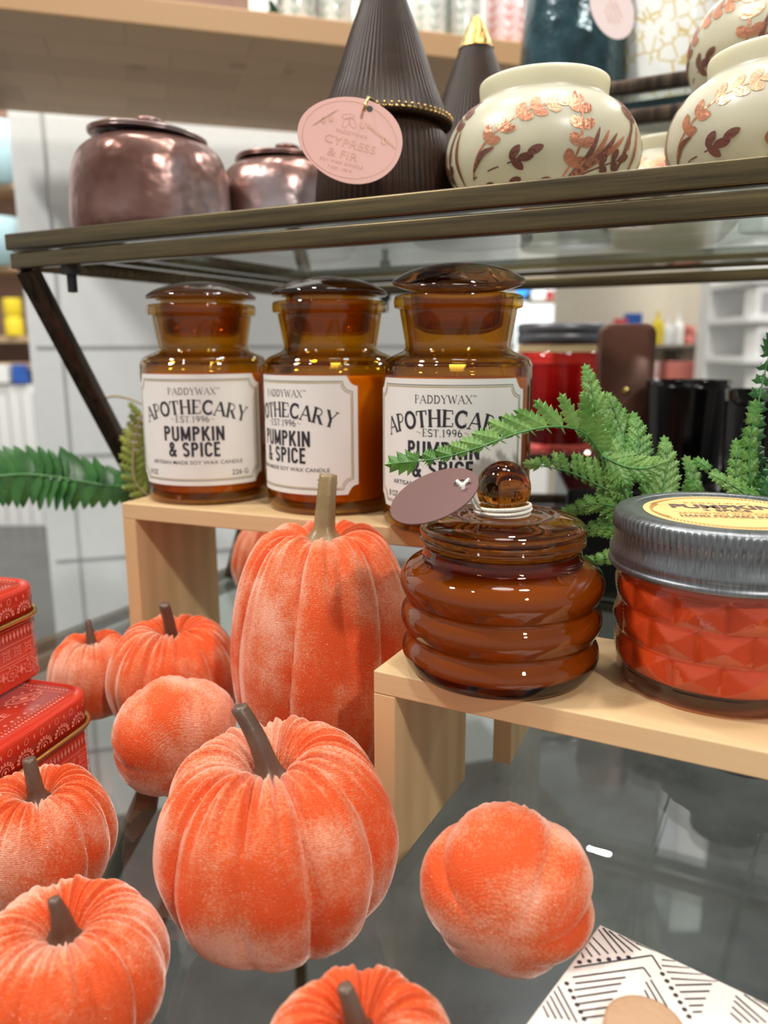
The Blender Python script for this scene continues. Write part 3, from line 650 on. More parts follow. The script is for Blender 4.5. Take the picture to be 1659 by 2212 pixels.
# ================================================================== VELVET PUMPKINS
def pumpkin_mesh(R, Hh, n, seed, nu=220, nv=84, dimple=.16, pleat=.030, lobe=.12, bottom=.14, sharp=.55, egg=False):
    rnd = random.Random(seed); cuts = []
    a = 0
    steps = [1+rnd.uniform(-.32, .32) for _ in range(n)]; tot = sum(steps)
    for s_ in steps: cuts.append(a/tot*2*pi); a += s_
    dep = [rnd.uniform(.55, 1.2) for _ in range(n)]; cuts.append(2*pi)
    ph = rnd.uniform(0, 9)
    prof = [(.035, Hh*(1-dimple)), (.12*R/R*1, 0)]
    # profile in (r,z): dimple - shoulder - belly - base
    P = [(.05*R, Hh*(1-dimple*1.15)), (.13*R, Hh*(1-dimple)), (.26*R, Hh*(1-dimple*.38)), (.46*R, Hh*.985), (.68*R, Hh*.935), (.88*R, Hh*.78), (.985*R, Hh*.57), (.985*R, Hh*.40), (.88*R, Hh*.20), (.68*R, Hh*.065), (.46*R, Hh*.005), (.28*R, Hh*.03), (.10*R, Hh*bottom), (0, Hh*bottom)]
    if egg: P = P[:8]+[(.90*R, Hh*.235), (.74*R, Hh*.10), (.52*R, Hh*.0), (.30*R, -Hh*.05), (.12*R, -Hh*.07), (0, -Hh*.072)]
    C = sp2(P, 8); L = [0]
    for i in range(1, len(C)): L.append(L[-1]+sqrt((C[i][0]-C[i-1][0])**2+(C[i][1]-C[i-1][1])**2))
    V, Fc = [], []
    for j in range(nv+1):
        s = L[-1]*j/nv; i = 0
        while i < len(L)-2 and L[i+1] < s: i += 1
        t = (s-L[i])/(L[i+1]-L[i]+1e-12); r0 = C[i][0]+(C[i+1][0]-C[i][0])*t; z0 = C[i][1]+(C[i+1][1]-C[i][1])*t
        tt = j/nv; topness = exp(-((tt-.12)/.20)**2); fold = sin(pi*min(1, tt*1.02))**.6
        for k in range(nu):
            a = 2*pi*k/nu; aw = (a+.10*sin(3*tt+ph)+.05*noise.noise(Vector((cos(a)*2, sin(a)*2, tt*3+seed)))) % (2*pi)
            m = 0
            while aw >= cuts[m+1]: m += 1
            u = (aw-cuts[m])/(cuts[m+1]-cuts[m]); d = dep[m]*(1-u)+dep[(m+1) % n]*u
            g = abs(sin(pi*u))**sharp
            q = 1-lobe*d*(1-g)*fold
            pl = pleat*topness*(sin(a*31+4*noise.noise(Vector((cos(a)*3, sin(a)*3, seed))))+.6*sin(a*53+ph))*min(1, tt*8)
            nz = .022*noise.noise(Vector((cos(a)*1.6+seed, sin(a)*1.6, tt*3)))+.006*noise.noise(Vector((cos(a)*9, sin(a)*9, tt*9+seed)))
            # long soft wrinkles running along the ribs
            wr = (.011*noise.noise(Vector((a*6+seed, tt*1.8, 0)))+.006*noise.noise(Vector((a*17+seed, tt*2.6, 5))))*fold
            q += nz*fold+wr
            # pleats lift the surface near the stem
            V.append(Vector((r0*q*cos(a), r0*q*sin(a), z0+Hh*(pl*.9)-(1-g)*d*.05*Hh*topness)))
        if j:
            for k in range(nu): k2 = (k+1) % nu; Fc.append([(j-1)*nu+k, j*nu+k, j*nu+k2, (j-1)*nu+k2])
    return V, Fc
def stem_mesh(h, r0, r1, lean, bend, flare=1.9, n=15, pointy=False):
    path, rad = [], []
    for i in range(n+1):
        t = i/n; path.append(Vector((lean[0]*t+bend[0]*t*t, lean[1]*t+bend[1]*t*t, h*t)))
        r = r0+(r1-r0)*t; r *= 1+(flare-1)*max(0, 1-t/.30)**2
        rad.append(r)
    path += [path[-1]+Vector((0, 0, .0004))]; rad += [rad[-1]*.55]
    return tube(path, rad, 20, True, lambda a, t: 1+.10*cos(5*a)*(1-.5*t)+.10*max(0, 1-t*3)*cos(5*a))
def pumpkin(label, xy, R, Hh, n, seed, vel=0, rot=(0, 0, 0), stem=None, smat='stem', z0=.0006, group='velvet pumpkins on the glass', **kw):
    m = Matrix.Rotation(rot[2], 4, 'Z') @ Matrix.Rotation(rot[1], 4, 'Y') @ Matrix.Rotation(rot[0], 4, 'X')
    vf = pumpkin_mesh(R, Hh, n, seed, **kw); zmin = min((m @ v).z for v in vf[0])
    b = thing('velvet_pumpkin', label, 'pumpkin', (xy[0], xy[1], z0-zmin), 0, group); b.rotation_mode = 'XYZ'; b.rotation_euler = m.to_euler()
    mesh('velvet_body', vf, 'velvet%d' % (vel % 4), b)
    if stem:
        dm = kw.get('dimple', .16)
        st = mesh('stem', stem_mesh(*stem[0], **(stem[1] if len(stem) > 1 else {})), smat, b); st.location = (0, 0, Hh*(1-dm*1.05))
    return b
def P(n): return n
pumpkin('tall velvet pumpkin with a thick olive stem, behind the low riser corner', (-.0315, .3905), .0497, .1350, 9, 3, 0, (0, 0, radians(40)), ((.036, .0056, .0046, (.003, .0), (.004, .004)), dict(flare=2.6)), 'stem_olive', dimple=.075, pleat=.008, bottom=.05)
pumpkin('large round velvet pumpkin in the centre foreground with a leaning brown stem', (-.0395, .2720), .0472, .0745, 9, 11, 1, (0, radians(-4), radians(20)), ((.028, .0044, .0031, (-.001, .003), (-.0065, .006)), dict(flare=1.8)))
pumpkin('medium velvet pumpkin in front of the tall riser leg, its thin stem upright', (-.1250, .4370), .0395, .0645, 10, 5, 2, (0, 0, radians(75)), ((.026, .0036, .0030, (-.003, .0), (-.004, 0)), dict(flare=1.6)))
pumpkin('small shaded velvet pumpkin right behind the red tins', (-.1815, .4580), .0275, .0490, 8, 8, 3, (0, 0, 0), ((.019, .0036, .0016, (.0, .0), (-.002, .002)), dict(flare=1.7)))
pumpkin('velvet pumpkin lying on its side between the tins and the large pumpkin', (-.0965, .3440), .0325, .0440, 6, 21, 0, (radians(-78), 0, radians(24)), ((.018, .0035, .0025, (0, 0), (.003, 0)),), lobe=.12, bottom=.0, sharp=.8, egg=True)
pumpkin('small velvet pumpkin against the lower red tin with a blunt leaning stem', (-.1425, .2925), .0295, .0490, 9, 14, 2, (radians(4), 0, radians(10)), ((.0190, .0034, .0026, (-.001, .0), (-.0015, .003)), dict(flare=2.0)))
pumpkin('small velvet pumpkin in the lower left corner with a pointed stem', (-.1062, .2225), .0335, .0430, 10, 33, 1, (radians(3), 0, radians(50)), ((.0165, .0046, .0019, (.0, .0), (-.002, .001)), dict(flare=1.5)), dimple=.20, pleat=.03)
pumpkin('small velvet pumpkin cut off by the bottom edge of the photo', (-.0075, .1845), .0300, .0430, 8, 41, 3, (radians(3), 0, radians(15)), ((.0165, .0036, .0022, (-.003, .0), (-.001, .002)), dict(flare=1.5)))
pumpkin('velvet pumpkin lying on its side beside the patterned box, stem hidden', (.0400, .2290),   .0318, .0440, 6, 57, 1, (radians(-80), 0, radians(-12)), ((.012, .0035, .0025, (0, 0), (.003, 0)),), lobe=.13, bottom=.0, sharp=.7, egg=True)
pumpkin('dark shaded velvet pumpkin seen under the tall riser', (-.0930, .6750), .0430, .0740, 8, 61, 2, (0, 0, 0.3), ((.022, .0036, .0026, (0, 0), (.002, 0)),))

# ================================================================== RED TINS
def tin(label, loc, yaw, W, D, Hh, r, title=False):
    b = thing('red_tin', label, 'tin', loc, yaw, 'stacked red printed tins')
    rim = Hh*.70
    mesh('tin_body', prism_stack([(rrect(W*.985, D*.985, r), 0), (rrect(W*1.005, D*1.005, r), .0008), (rrect(W*1.005, D*1.005, r), .0022), (rrect(W*.985, D*.985, r), .0030), (rrect(W*.985, D*.985, r), rim)]), 'tin', b)
    lid = mesh('lid', prism_stack([(rrect(W, D, r), rim), (rrect(W, D, r), Hh-.0016), (rrect(W-.0016, D-.0016, r-.0008), Hh-.0004), (rrect(W-.004, D-.004, r-.002), Hh), (rrect(W-.0075, D-.0075, r-.0036), Hh-.0002), (rrect(W-.0080, D-.0080, r-.004), Hh-.0011), (rrect(W-.010, D-.010, r-.005), Hh-.0011), (rrect(W-.011, D-.011, r-.0053), Hh-.0002)]), 'tin', b)
    ol = rrect(W+.0022, D+.0022, r+.0011, 10); ol.append(ol[0]); ol.append(ol[1])
    mesh('gold_rim', tube([(x, y, rim) for x, y in ol], .0013, 8, False), 'gold', b)
    # pattern: s runs along the outline from the middle of the +x face
    OLN = rrect(W, D, r, 10); i0 = next(i for i, q in enumerate(OLN)); 
    L = [0]
    for i in range(len(OLN)): p, q = OLN[i], OLN[(i+1) % len(OLN)]; L.append(L[-1]+sqrt((p[0]-q[0])**2+(p[1]-q[1])**2))
    def side(off=.0002, k=1.0):
        def f(s, t):
            s = s % L[-1]; i = 0
            while i < len(L)-2 and L[i+1] < s: i += 1
            a, c = OLN[i], OLN[(i+1) % len(OLN)]; u = (s-L[i])/(L[i+1]-L[i]+1e-9); x = a[0]+(c[0]-a[0])*u; y = a[1]+(c[1]-a[1])*u
            tx, ty = c[0]-a[0], c[1]-a[1]; l = sqrt(tx*tx+ty*ty)+1e-9
            return Vector((x*k+ty/l*off, y*k-tx/l*off, t))
        return f
    ik = Ink(); N = int(L[-1]/.0052); st = L[-1]/N
    def line(t, w): ik.stroke([(L[-1]*i/150, t) for i in range(151)], w)
    for t_, w_ in ((rim-.0028, .0004), (rim-.0115, .00035), (rim-.0205, .0004), (rim-.0220, .0004)): line(t_, w_)
    for i in range(N):
        s = i*st
        for d in (-.25, .25): ik.poly([(s+d*st, rim-.0095), (s+d*st+.0009, rim-.0071), (s+d*st, rim-.0047), (s+d*st-.0009, rim-.0071)])
    N2 = int(L[-1]/.0078); s2 = L[-1]/N2
    for i in range(N2):
        s = i*s2; c = rim-.0160
        P_ = []
        for j in range(16): a = 2*pi*j/16+pi/4; q = .0036 if j % 4 == 0 else (.0014 if j % 4 == 2 else .0021); P_.append((s+q*cos(a), c+q*.95*sin(a)))
        ik.stroke(P_, .00045, True); ik.ell(s, c, .0005, .0005)
    N3 = int(L[-1]/.0125); s3 = L[-1]/N3
    for i in range(N3):
        s = i*s3; c = .0085
        ik.ring(s, c, .0042, .0030, .0005, .5); ik.ring(s+.0004, c, .0024, .0016, .0004, .5); ik.ell(s, c, .0009, .0006, .5)
        for j in range(9): a = .5+2*pi*j/9; ik.ell(s+.0049*cos(a), c+.0037*sin(a), .0006, .0006, n=6)
        ik.poly([(s+s3/2, c-.003), (s+s3/2+.0012, c), (s+s3/2, c+.003), (s+s3/2-.0012, c)])
    for i in range(N3):
        s = i*s3; c = rim+.0048
        ik.ring(s, c-.0010, .0040, .0034, .0005, 0, 16, -.2, pi+.2); ik.ring(s, c-.0010, .0022, .0019, .0004, 0, 12, -.2, pi+.2); ik.ell(s, c-.0008, .0008, .0008)
        for j in range(9): a = pi*j/8; ik.ell(s+.0049*cos(a), c-.0010+.0043*sin(a), .0007, .0007, n=6)
    for i in range(N): 
        s = i*st; c = Hh-.0040
        if i % 2: ik.ring(s, c, .0012, .0016, .0004, -.5, 10)
        else: ik.poly([(s, c-.0014), (s+.0006, c), (s, c+.0014), (s-.0006, c)])
    ik.build('printed_pattern', 'tin_ink', side(.00025, 1.0), lid)
    tk = Ink(); ft = lambda s, t: Vector((s, t, Hh-.00015))
    for sgn in (-1, 1):
        for i in range(int((W-.024)/.0022)):
            s = -(W-.024)/2+i*.0022; tk.ell(s, sgn*(D/2-.0085), .0007, .0007, n=6); tk.stroke([(s, sgn*(D/2-.0105)), (s+.0010, sgn*(D/2-.0120))], .0004)
        for i in range(int((D-.024)/.0022)):
            s = -(D-.024)/2+i*.0022; tk.ell(sgn*(W/2-.0085), s, .0007, .0007, n=6); tk.stroke([(sgn*(W/2-.0105), s), (sgn*(W/2-.0120), s+.0010)], .0004)
    for sx in (-1, 1):
        for sy in (-1, 1):
            tk.ring(sx*W*.30, sy*D*.26, .0085, .0042, .0006, .5*sx*sy); tk.ring(sx*W*.30, sy*D*.26, .0055, .0024, .0005, .5*sx*sy); tk.ell(sx*W*.30, sy*D*.26, .0022, .0010, .5*sx*sy)
            for j in range(12): a = 2*pi*j/12; tk.ell(sx*W*.30+.0105*cos(a), sy*D*.26+.0060*sin(a), .0008, .0008, n=6)
    tk.text('CANDLE', .0, -D*.30 if not title else -D*.30, .0042, width=.034)
    for i in range(14): tk.ell(-.0286+.0044*i, -D*.37, .0009, .0009, n=8)
    if not title: 
        for a in range(8): tk.ell(.009*cos(a*pi/4), .009*sin(a*pi/4), .0038, .0016, a*pi/4)
    rz_ = Matrix.Rotation(pi/2, 4, 'Z')
    tk.build('lid_pattern', 'tin_ink', lambda s, t: rz_ @ ft(s, t), lid)
    return b
TA = atan2(.96, .27)                      # the right-hand face runs along this direction
ta = Vector((cos(TA), sin(TA), 0)); tb = Vector((-sin(TA), cos(TA), 0))
TW = .112
c1 = Vector((-.1505, .3795, 0)) - ta*TW/2*.985 + tb*TW/2*.985
tin('lower of the two red tins with a gold rim, bandana pattern in pale red', (c1.x, c1.y, .0006), TA-pi/2, TW, TW, .0520, .017)
c2 = c1 + tb*.0385 + ta*.0160
tin('upper red tin with a gold rim, stacked on the lower one', (c2.x, c2.y, .0530), TA-pi/2, TW, TW*.97, .0500, .017, True)

# ================================================================== PATTERNED BOX
bc = at(1297, 2001, z=.02); e1 = at(1659, 2173, z=.02)-bc; e2 = at(1146, 2210, z=.02)-bc; e1.z = e2.z = 0; e1.normalize(); e2 = Vector((e1.y, -e1.x, 0)); e2 = e2 if e2.y < 0 else -e2
BX = .105; cen = bc+e1*BX/2+e2*BX/2; by = atan2(e1.y, e1.x)
pb = thing('patterned_box', 'cream gift box with black hatched line pattern, bottom right corner', 'box', (cen.x, cen.y, .0006), by)
mesh('box_body', box(BX, BX, .0150, .0006), 'boxwhite', pb, smooth=False)
ldm = mesh('lid', box(BX+.0008, BX+.0008, .0048, .0006, (0, 0, .0151)), 'boxwhite', pb, smooth=False)
ik = Ink()
def z8(x, y):
    q = at(780+x*.5299, 1500+y*.5299, z=.0200)-Vector((cen.x, cen.y, 0)); return (q.x*cos(by)+q.y*sin(by), -q.x*sin(by)+q.y*cos(by))
ST = [((962, 962), (1042, 1062)), ((985, 958), (1075, 1060)), ((1010, 970), (1108, 1056)), ((1050, 985), (1140, 1050)), ((1085, 1000), (1180, 1045)), ((1120, 1020), (1215, 1050)), ((940, 995), (1008, 1064)), ((925, 1015), (975, 1070)), ((908, 1035), (942, 1076)), ((890, 1055), (908, 1082)),
      ((868, 1120), (1185, 1070)), ((1185, 1070), (1222, 1128)), ((862, 1160), (1095, 1128)), ((1095, 1128), (1150, 1120)), ((1150, 1120), (1180, 1160)), ((872, 1185), (1078, 1160)), ((868, 1212), (1060, 1185)), ((878, 1240), (1045, 1215)), ((888, 1268), (1025, 1248)), ((900, 1296), (1005, 1282)), ((910, 1325), (990, 1315)),
      ((1225, 1088), (1290, 1078)), ((1225, 1112), (1350, 1100)), ((1245, 1138), (1405, 1128)), ((1262, 1165), (1460, 1160)), ((1280, 1192), (1430, 1188)), ((1298, 1220), (1420, 1216)), ((1318, 1248), (1405, 1246)), ((1335, 1276), (1395, 1274)), ((1350, 1302), (1390, 1300)),
      ((1180, 1170), (1285, 1345)), ((1160, 1178), (1258, 1345)), ((1155, 1212), (1230, 1345)), ((1140, 1235), (1200, 1345)), ((1118, 1262), (1162, 1345)), ((1100, 1292), (1128, 1345)),
      ((1525, 1235), (1650, 1345)), ((1520, 1255), (1620, 1345)), ((1512, 1280), (1585, 1345)), ((1505, 1305), (1550, 1345)), ((1560, 1230), (1700, 1330)), ((1600, 1245), (1720, 1310)),
      ((800, 1195), (880, 1345)), ((785, 1215), (850, 1335)), ((770, 1235), (820, 1330)), ((755, 1255), (795, 1330)), ((740, 1275), (765, 1325))]
for a, b in ST: ik.stroke([z8(*a), z8(*b)], .00062)
for i in range(6): ik.ell(*z8(890+40*i, 1098-4*i), .00085, .00085, n=8)
for i in range(7): ik.ell(*z8(1228+18*i, 1146+29*i), .00085, .00085, n=8)
for i in range(6): ik.ell(*z8(838+14*i, 1185+29*i), .00085, .00085, n=8)
lim = BX/2-.0004
ik.V = [(max(-lim, min(lim, x)), max(-lim, min(lim, y))) for x, y in ik.V]
ik.build('printed_pattern', 'ink', lambda s, t: Vector((s, t, .02010)), ldm)
pc = at(1392, 2228, z=.024)
mesh('knob', lathe(sp2([(0, 0), (.0105, 0), (.0118, .0015), (.0118, .004), (.0105, .0055), (0, .0060)], 3), 48), 'tan', pb, loc=(((pc.x-cen.x)*cos(by)+(pc.y-cen.y)*sin(by)), (-(pc.x-cen.x)*sin(by)+(pc.y-cen.y)*cos(by)), .0200))['label'] = 'round tan leather pull'

# ================================================================== FERNS
def toothed(base, d, nrm, L, W, teeth=5, depth=.42, curl=.12):
    """one toothed leaflet: base point, direction, surface normal, length, width"""
    d = d.normalized(); s = nrm.cross(d).normalized(); V, Fc = [], []; m = teeth*2
    for k in range(m+1):
        t = k/m; env = (sin(pi*(.12+.88*(1-t))**.8)**.7)*.5 if t < 1 else 0
        env = W*.5*(1-t**2.2)**.6*(.55+.45*min(1, t*4)); out = env if k % 2 == 0 else env*(1-depth)
        fwd = L*(t+(.5/m if k % 2 == 0 else -.2/m)*1.6)
        c = base+d*(L*t)-nrm*(curl*L*t*t)
        V += [c+nrm*.02*W, base+d*min(fwd, L)-nrm*(curl*L*t*t)+s*out-nrm*.06*W, base+d*min(fwd, L)-nrm*(curl*L*t*t)-s*out-nrm*.06*W]
        if k: a = 3*k; Fc += [[a-3, a, a+1, a-2], [a-3, a-1, a+2, a]]
    return V, Fc
def curve(pts, n):
    P_ = smoothp(pts, 10); L = [0]
    for i in range(1, len(P_)): L.append(L[-1]+(P_[i]-P_[i-1]).length)
    out = []
    for j in range(n+1):
        s = L[-1]*j/n; i = 0
        while i < len(L)-2 and L[i+1] < s: i += 1
        out.append(P_[i].lerp(P_[i+1], (s-L[i])/(L[i+1]-L[i]+1e-12)))
    return out
def frond(parent, pts, lenf, n, mat, nrm=(0, -1, .25), ang=48, sides=(1, -1), ratio=.36, teeth=4, rib='fern_rib', rr=.0007, name='frond', jit=.05, curl=.12, seed=1, tip=True, org=None):
    """pts: (px,py,Y) from base to tip; lenf(t): leaflet length"""
    rnd = random.Random(seed); C = curve([at(a, b, Y=c) for a, b, c in pts], n); nrm = Vector(nrm).normalized(); parts = []
    for i in range(1, n):
        t = i/n; T_ = (C[min(i+1, n)]-C[i-1]).normalized(); lat = nrm.cross(T_).normalized(); step = (C[i]-C[i-1]).length
        for s in sides:
            L = lenf(t)
            if isinstance(L, tuple): L = L[0] if s > 0 else L[1]
            if L <= 0: continue
            a = radians(ang+rnd.uniform(-6, 6)); d = lat*s*sin(a)+T_*cos(a)+nrm*rnd.uniform(-jit, jit)
            parts.append(toothed(C[i], d, (nrm+lat*s*.15+T_*rnd.uniform(-.1, .1)).normalized(), L*rnd.uniform(.93, 1.07), max(step*1.25, L*ratio), teeth, curl=curl))
    if tip: parts.append(toothed(C[-2], (C[-1]-C[-2]), nrm, max((C[-1]-C[-2]).length*2, lenf(.97)[0] if isinstance(lenf(.97), tuple) else lenf(.97)), (C[-1]-C[-2]).length*1.6, 4))
    o = org or Vector((0, 0, 0))
    f = mesh(name, shift(join(*parts), -o), mat, parent, smooth=False, recalc=False)
    mesh('midrib', shift(tube(C, [rr*(1-.6*i/n) for i in range(n+1)], 6), -o), rib, f)
    return f, C
FR = Vector((.175, .415, 0)); 
fern = thing('artificial_fern', 'bright green artificial fern behind the quilted red jar, its long frond crossing the right bottle', 'plant', FR)
def px(l, Y=.39): return l*Y*1.03/F
fr = dict(org=FR)
def blade(pts, wpx, n, seed, mat='fern', ratio=.46, teeth=5, ang=42, nrm=(0, -1, .2), sides=(1, -1), parent=None, org=None, curl=.12, end=.15, Y=None, rib='fern_rib'):
    Yv = Y or pts[0][2]; w = px(wpx, Yv)
    return frond(parent or fern, pts, lambda t: w*(end+(1-end)*(1-t)**.75)*(min(1, .55+t*4)), n, mat, nrm, ang, sides, ratio, teeth, seed=seed, org=org or FR, curl=curl, rib=rib)
roots = []
UPNEG = True
# the long arching frond
f, C = frond(fern, [(1330, 1040, .385), (1290, 968, .380), (1255, 930, .372), (1190, 921, .367), (1110, 938, .362), (1040, 965, .358), (950, 990, .354), (866, 1000, .350)],
      lambda t: (px(8)*(1-t), px(112)*(1-t)**.95*min(1, t*4)+px(13)) if UPNEG else (px(112)*(1-t)**.95*min(1, t*4)+px(13), px(8)*(1-t)), 16, 'fern', (0, -1, .15), 36, (-1, 1), .46, 6, seed=4, org=FR, curl=.04, jit=.04)
roots.append(C[0])
for pts, w, n, seed in (
    ([(1310, 985, .385), (1296, 930, .385), (1284, 870, .386), (1269, 803, .388)], 46, 15, 5),
    ([(1335, 1010, .380), (1350, 960, .384), (1335, 910, .388), (1318, 862, .390)], 52, 14, 6),
    ([(1300, 985, .372), (1350, 1008, .368), (1395, 1012, .366), (1432, 1000, .365)], 50, 13, 7),
    ([(1360, 1060, .375), (1372, 1010, .378), (1380, 955, .382), (1372, 905, .386)], 48, 14, 8),
    ([(1425, 1120, .380), (1428, 1075, .382), (1440, 1010, .386), (1438, 958, .390)], 50, 14, 9),
    ([(1480, 1140, .385), (1490, 1090, .388), (1500, 1040, .392), (1488, 1000, .396)], 36, 12, 10),
    ([(1365, 1090, .370), (1345, 1060, .372), (1325, 1030, .374), (1312, 990, .376)], 30, 11, 12),
    ([(1380, 1110, .385), (1300, 1088, .392), (1270, 1092, .396), (1222, 1108, .400)], 36, 12, 13),
    ([(1385, 1150, .385), (1330, 1140, .392), (1290, 1142, .396), (1248, 1152, .400)], 34, 11, 14),
    ([(1385, 1200, .385), (1345, 1198, .392), (1310, 1205, .396), (1262, 1215, .400)], 26, 10, 15)):
    f, C = blade(pts, w*1.5, int(n*.62), seed); roots.append(C[0])
f, C = frond(fern, [(1375, 1095, .385), (1335, 1070, .390), (1285, 1045, .394), (1225, 1018, .398), (1148, 1003, .402)], lambda t: (px(20)*(1-t), px(84)*(1-t)**.6*min(1, .5+t*3)+px(6)), 12, 'fern', (0, -1, .15), 55, (-1, 1), .33, 4, seed=16, org=FR)
roots.append(C[0])
rk = []
for r_ in roots:
    m_ = Vector((.150, .402, .075)); rk.append(tube(smoothp([r_, r_.lerp(m_, .6)+Vector((0, .004, .004)), m_, Vector((.165, .410, .03)), FR+Vector((0, 0, .0008))], 5), .0008, 6))
mesh('stem', shift(join(*rk), -FR), 'fern_rib', fern)
FR2 = Vector((.232, .405, 0))
fern2 = thing('artificial_fern', 'artificial fern at the right edge with one dark upright blade, beside the black glass candle', 'plant', FR2)
roots = []
for pts, w, n, seed, mt in (
    ([(1650, 1130, .375), (1640, 1040, .378), (1628, 960, .382), (1640, 860, .386), (1668, 740, .392)], 46, 22, 21, 'fern_dark'),
    ([(1640, 1120, .372), (1625, 1060, .374), (1618, 980, .376), (1632, 885, .378)], 42, 16, 22, 'fern'),
    ([(1640, 1130, .368), (1600, 1080, .370), (1560, 1035, .374), (1515, 1000, .378)], 30, 15, 23, 'fern'),
    ([(1660, 1110, .366), (1620, 1075, .368), (1585, 1050, .370), (1548, 1030, .372)], 42, 12, 24, 'fern'),
    ([(1650, 1130, .370), (1610, 1100, .372), (1590, 1040, .374), (1592, 965, .376)], 44, 15, 25, 'fern'),
    ([(1655, 1125, .366), (1668, 1060, .368), (1680, 1000, .370), (1690, 940, .372)], 50, 14, 26, 'fern_dark'),
    ([(1640, 1130, .376), (1560, 1110, .378), (1530, 1080, .380), (1500, 1045, .384)], 34, 13, 27, 'fern')):
    f, C = blade(pts, w*1.15, int(n*.62), seed, mt, parent=fern2, org=FR2, teeth=4 if mt == 'fern' else 2); roots.append(C[0])
mesh('stem', shift(join(*[tube(smoothp([r_, r_.lerp(Vector((.205, .395, .06)), .5), Vector((.215, .400, .05)), FR2+Vector((0, 0, .0008))], 5), .0009, 6) for r_ in roots]), -FR2), 'fern_rib', fern2)
# left fern behind the tall riser
def smooth_leaflet(base, d, nrm, L, W, curl=.15, tipb=0.0):
    d = d.normalized(); s = nrm.cross(d).normalized(); V, Fc = [], []; m = 9
    for k in range(m+1):
        t = k/m; w = W*.5*(min(1, .45+t*3))*(1-t**2.6)**.75; c = base+d*(L*t)-nrm*(curl*L*t*t)+s*tipb*L*t*t
        V += [c+nrm*.0, c+s*w-nrm*.15*w, c-s*w-nrm*.15*w]
        if k: a = 3*k; Fc += [[a-3, a, a+1, a-2], [a-3, a-1, a+2, a]]
    return V, Fc
FL = Vector((-.205, .60, 0)); lf = thing('artificial_fern', 'dark green sword fern reaching out to the left, behind the tall riser', 'plant', FL)
Cl = curve([at(325, 1046, Y=.60), at(250, 1050, Y=.60), at(200, 1044, Y=.595), at(100, 1028, Y=.59), at(20, 1026, Y=.585), at(-90, 1045, Y=.58)], 22); rnd = random.Random(3); parts = []
for i in range(1, 22):
    T_ = (Cl[i+1]-Cl[i-1]).normalized() if i < 22 else (Cl[i]-Cl[i-1]).normalized(); n_ = Vector((rnd.uniform(-.1, .1), -1, .3)).normalized(); lat = n_.cross(T_).normalized()
    for s in (1, -1):
        L = px(66 if s < 0 else 74, .6)*min(1, .45+i*.06)*rnd.uniform(.92, 1.06)*1
        d = lat*s*-1*1.0+T_*(.42 if s < 0 else .30); parts.append(smooth_leaflet(Cl[i], d, (n_+Vector((rnd.uniform(-.5, .5), 0, rnd.uniform(-.3, .3)))).normalized(), L, px(31, .6), .2, tipb=.25))
lo = mesh('frond', shift(join(*parts), -FL), 'fern_dark', lf, recalc=False); mesh('midrib', shift(tube(Cl, .0009, 6), -FL), 'fern_rib', lo)
parts = []; Cy = curve([at(325, 1075, Y=.59), at(292, 1040, Y=.59), at(288, 980, Y=.592), at(296, 930, Y=.595), at(310, 885, Y=.60)], 12)
for i in range(1, 12):
    T_ = (Cy[i+1]-Cy[i-1]).normalized(); n_ = Vector((0, -1, .2)); lat = n_.cross(T_).normalized()
    for s in (1, -1): parts.append(toothed(Cy[i], lat*s+T_*.6, (n_+lat*s*.3).normalized(), px(46, .6)*rnd.uniform(.7, 1.1), px(22, .6), 4))
sy_ = mesh('sprig', shift(join(*parts), -FL), 'fern_yellow', lf, smooth=False, recalc=False); sy_['label'] = 'yellow green sprig'
mesh('midrib', shift(tube(Cy, .0009, 6), -FL), 'twig', sy_)
mesh('stem', shift(join(tube(smoothp([Cl[0], at(335, 1090, Y=.60), Vector((-.2, .60, .05)), FL+Vector((0, 0, .001))], 5), .0012, 6),
     tube(smoothp([Cy[0], at(335, 1120, Y=.595), FL+Vector((0.001, 0, .001))], 5), .001, 6),
     tube(smoothp([at(215, 862, Y=.62), at(250, 856, Y=.618), at(290, 866, Y=.615), at(320, 888, Y=.61), at(330, 960, Y=.60), at(332, 1080, Y=.60), FL+Vector((0, .001, .001))], 5), .0009, 6)), -FL), 'twig', lf)

# ================================================================== ON THE RAISED GLASS
ZG = .2977
def ground(px_, Y, py=450): q = at(px_, py, Y=Y); return (q.x, Y, ZG)
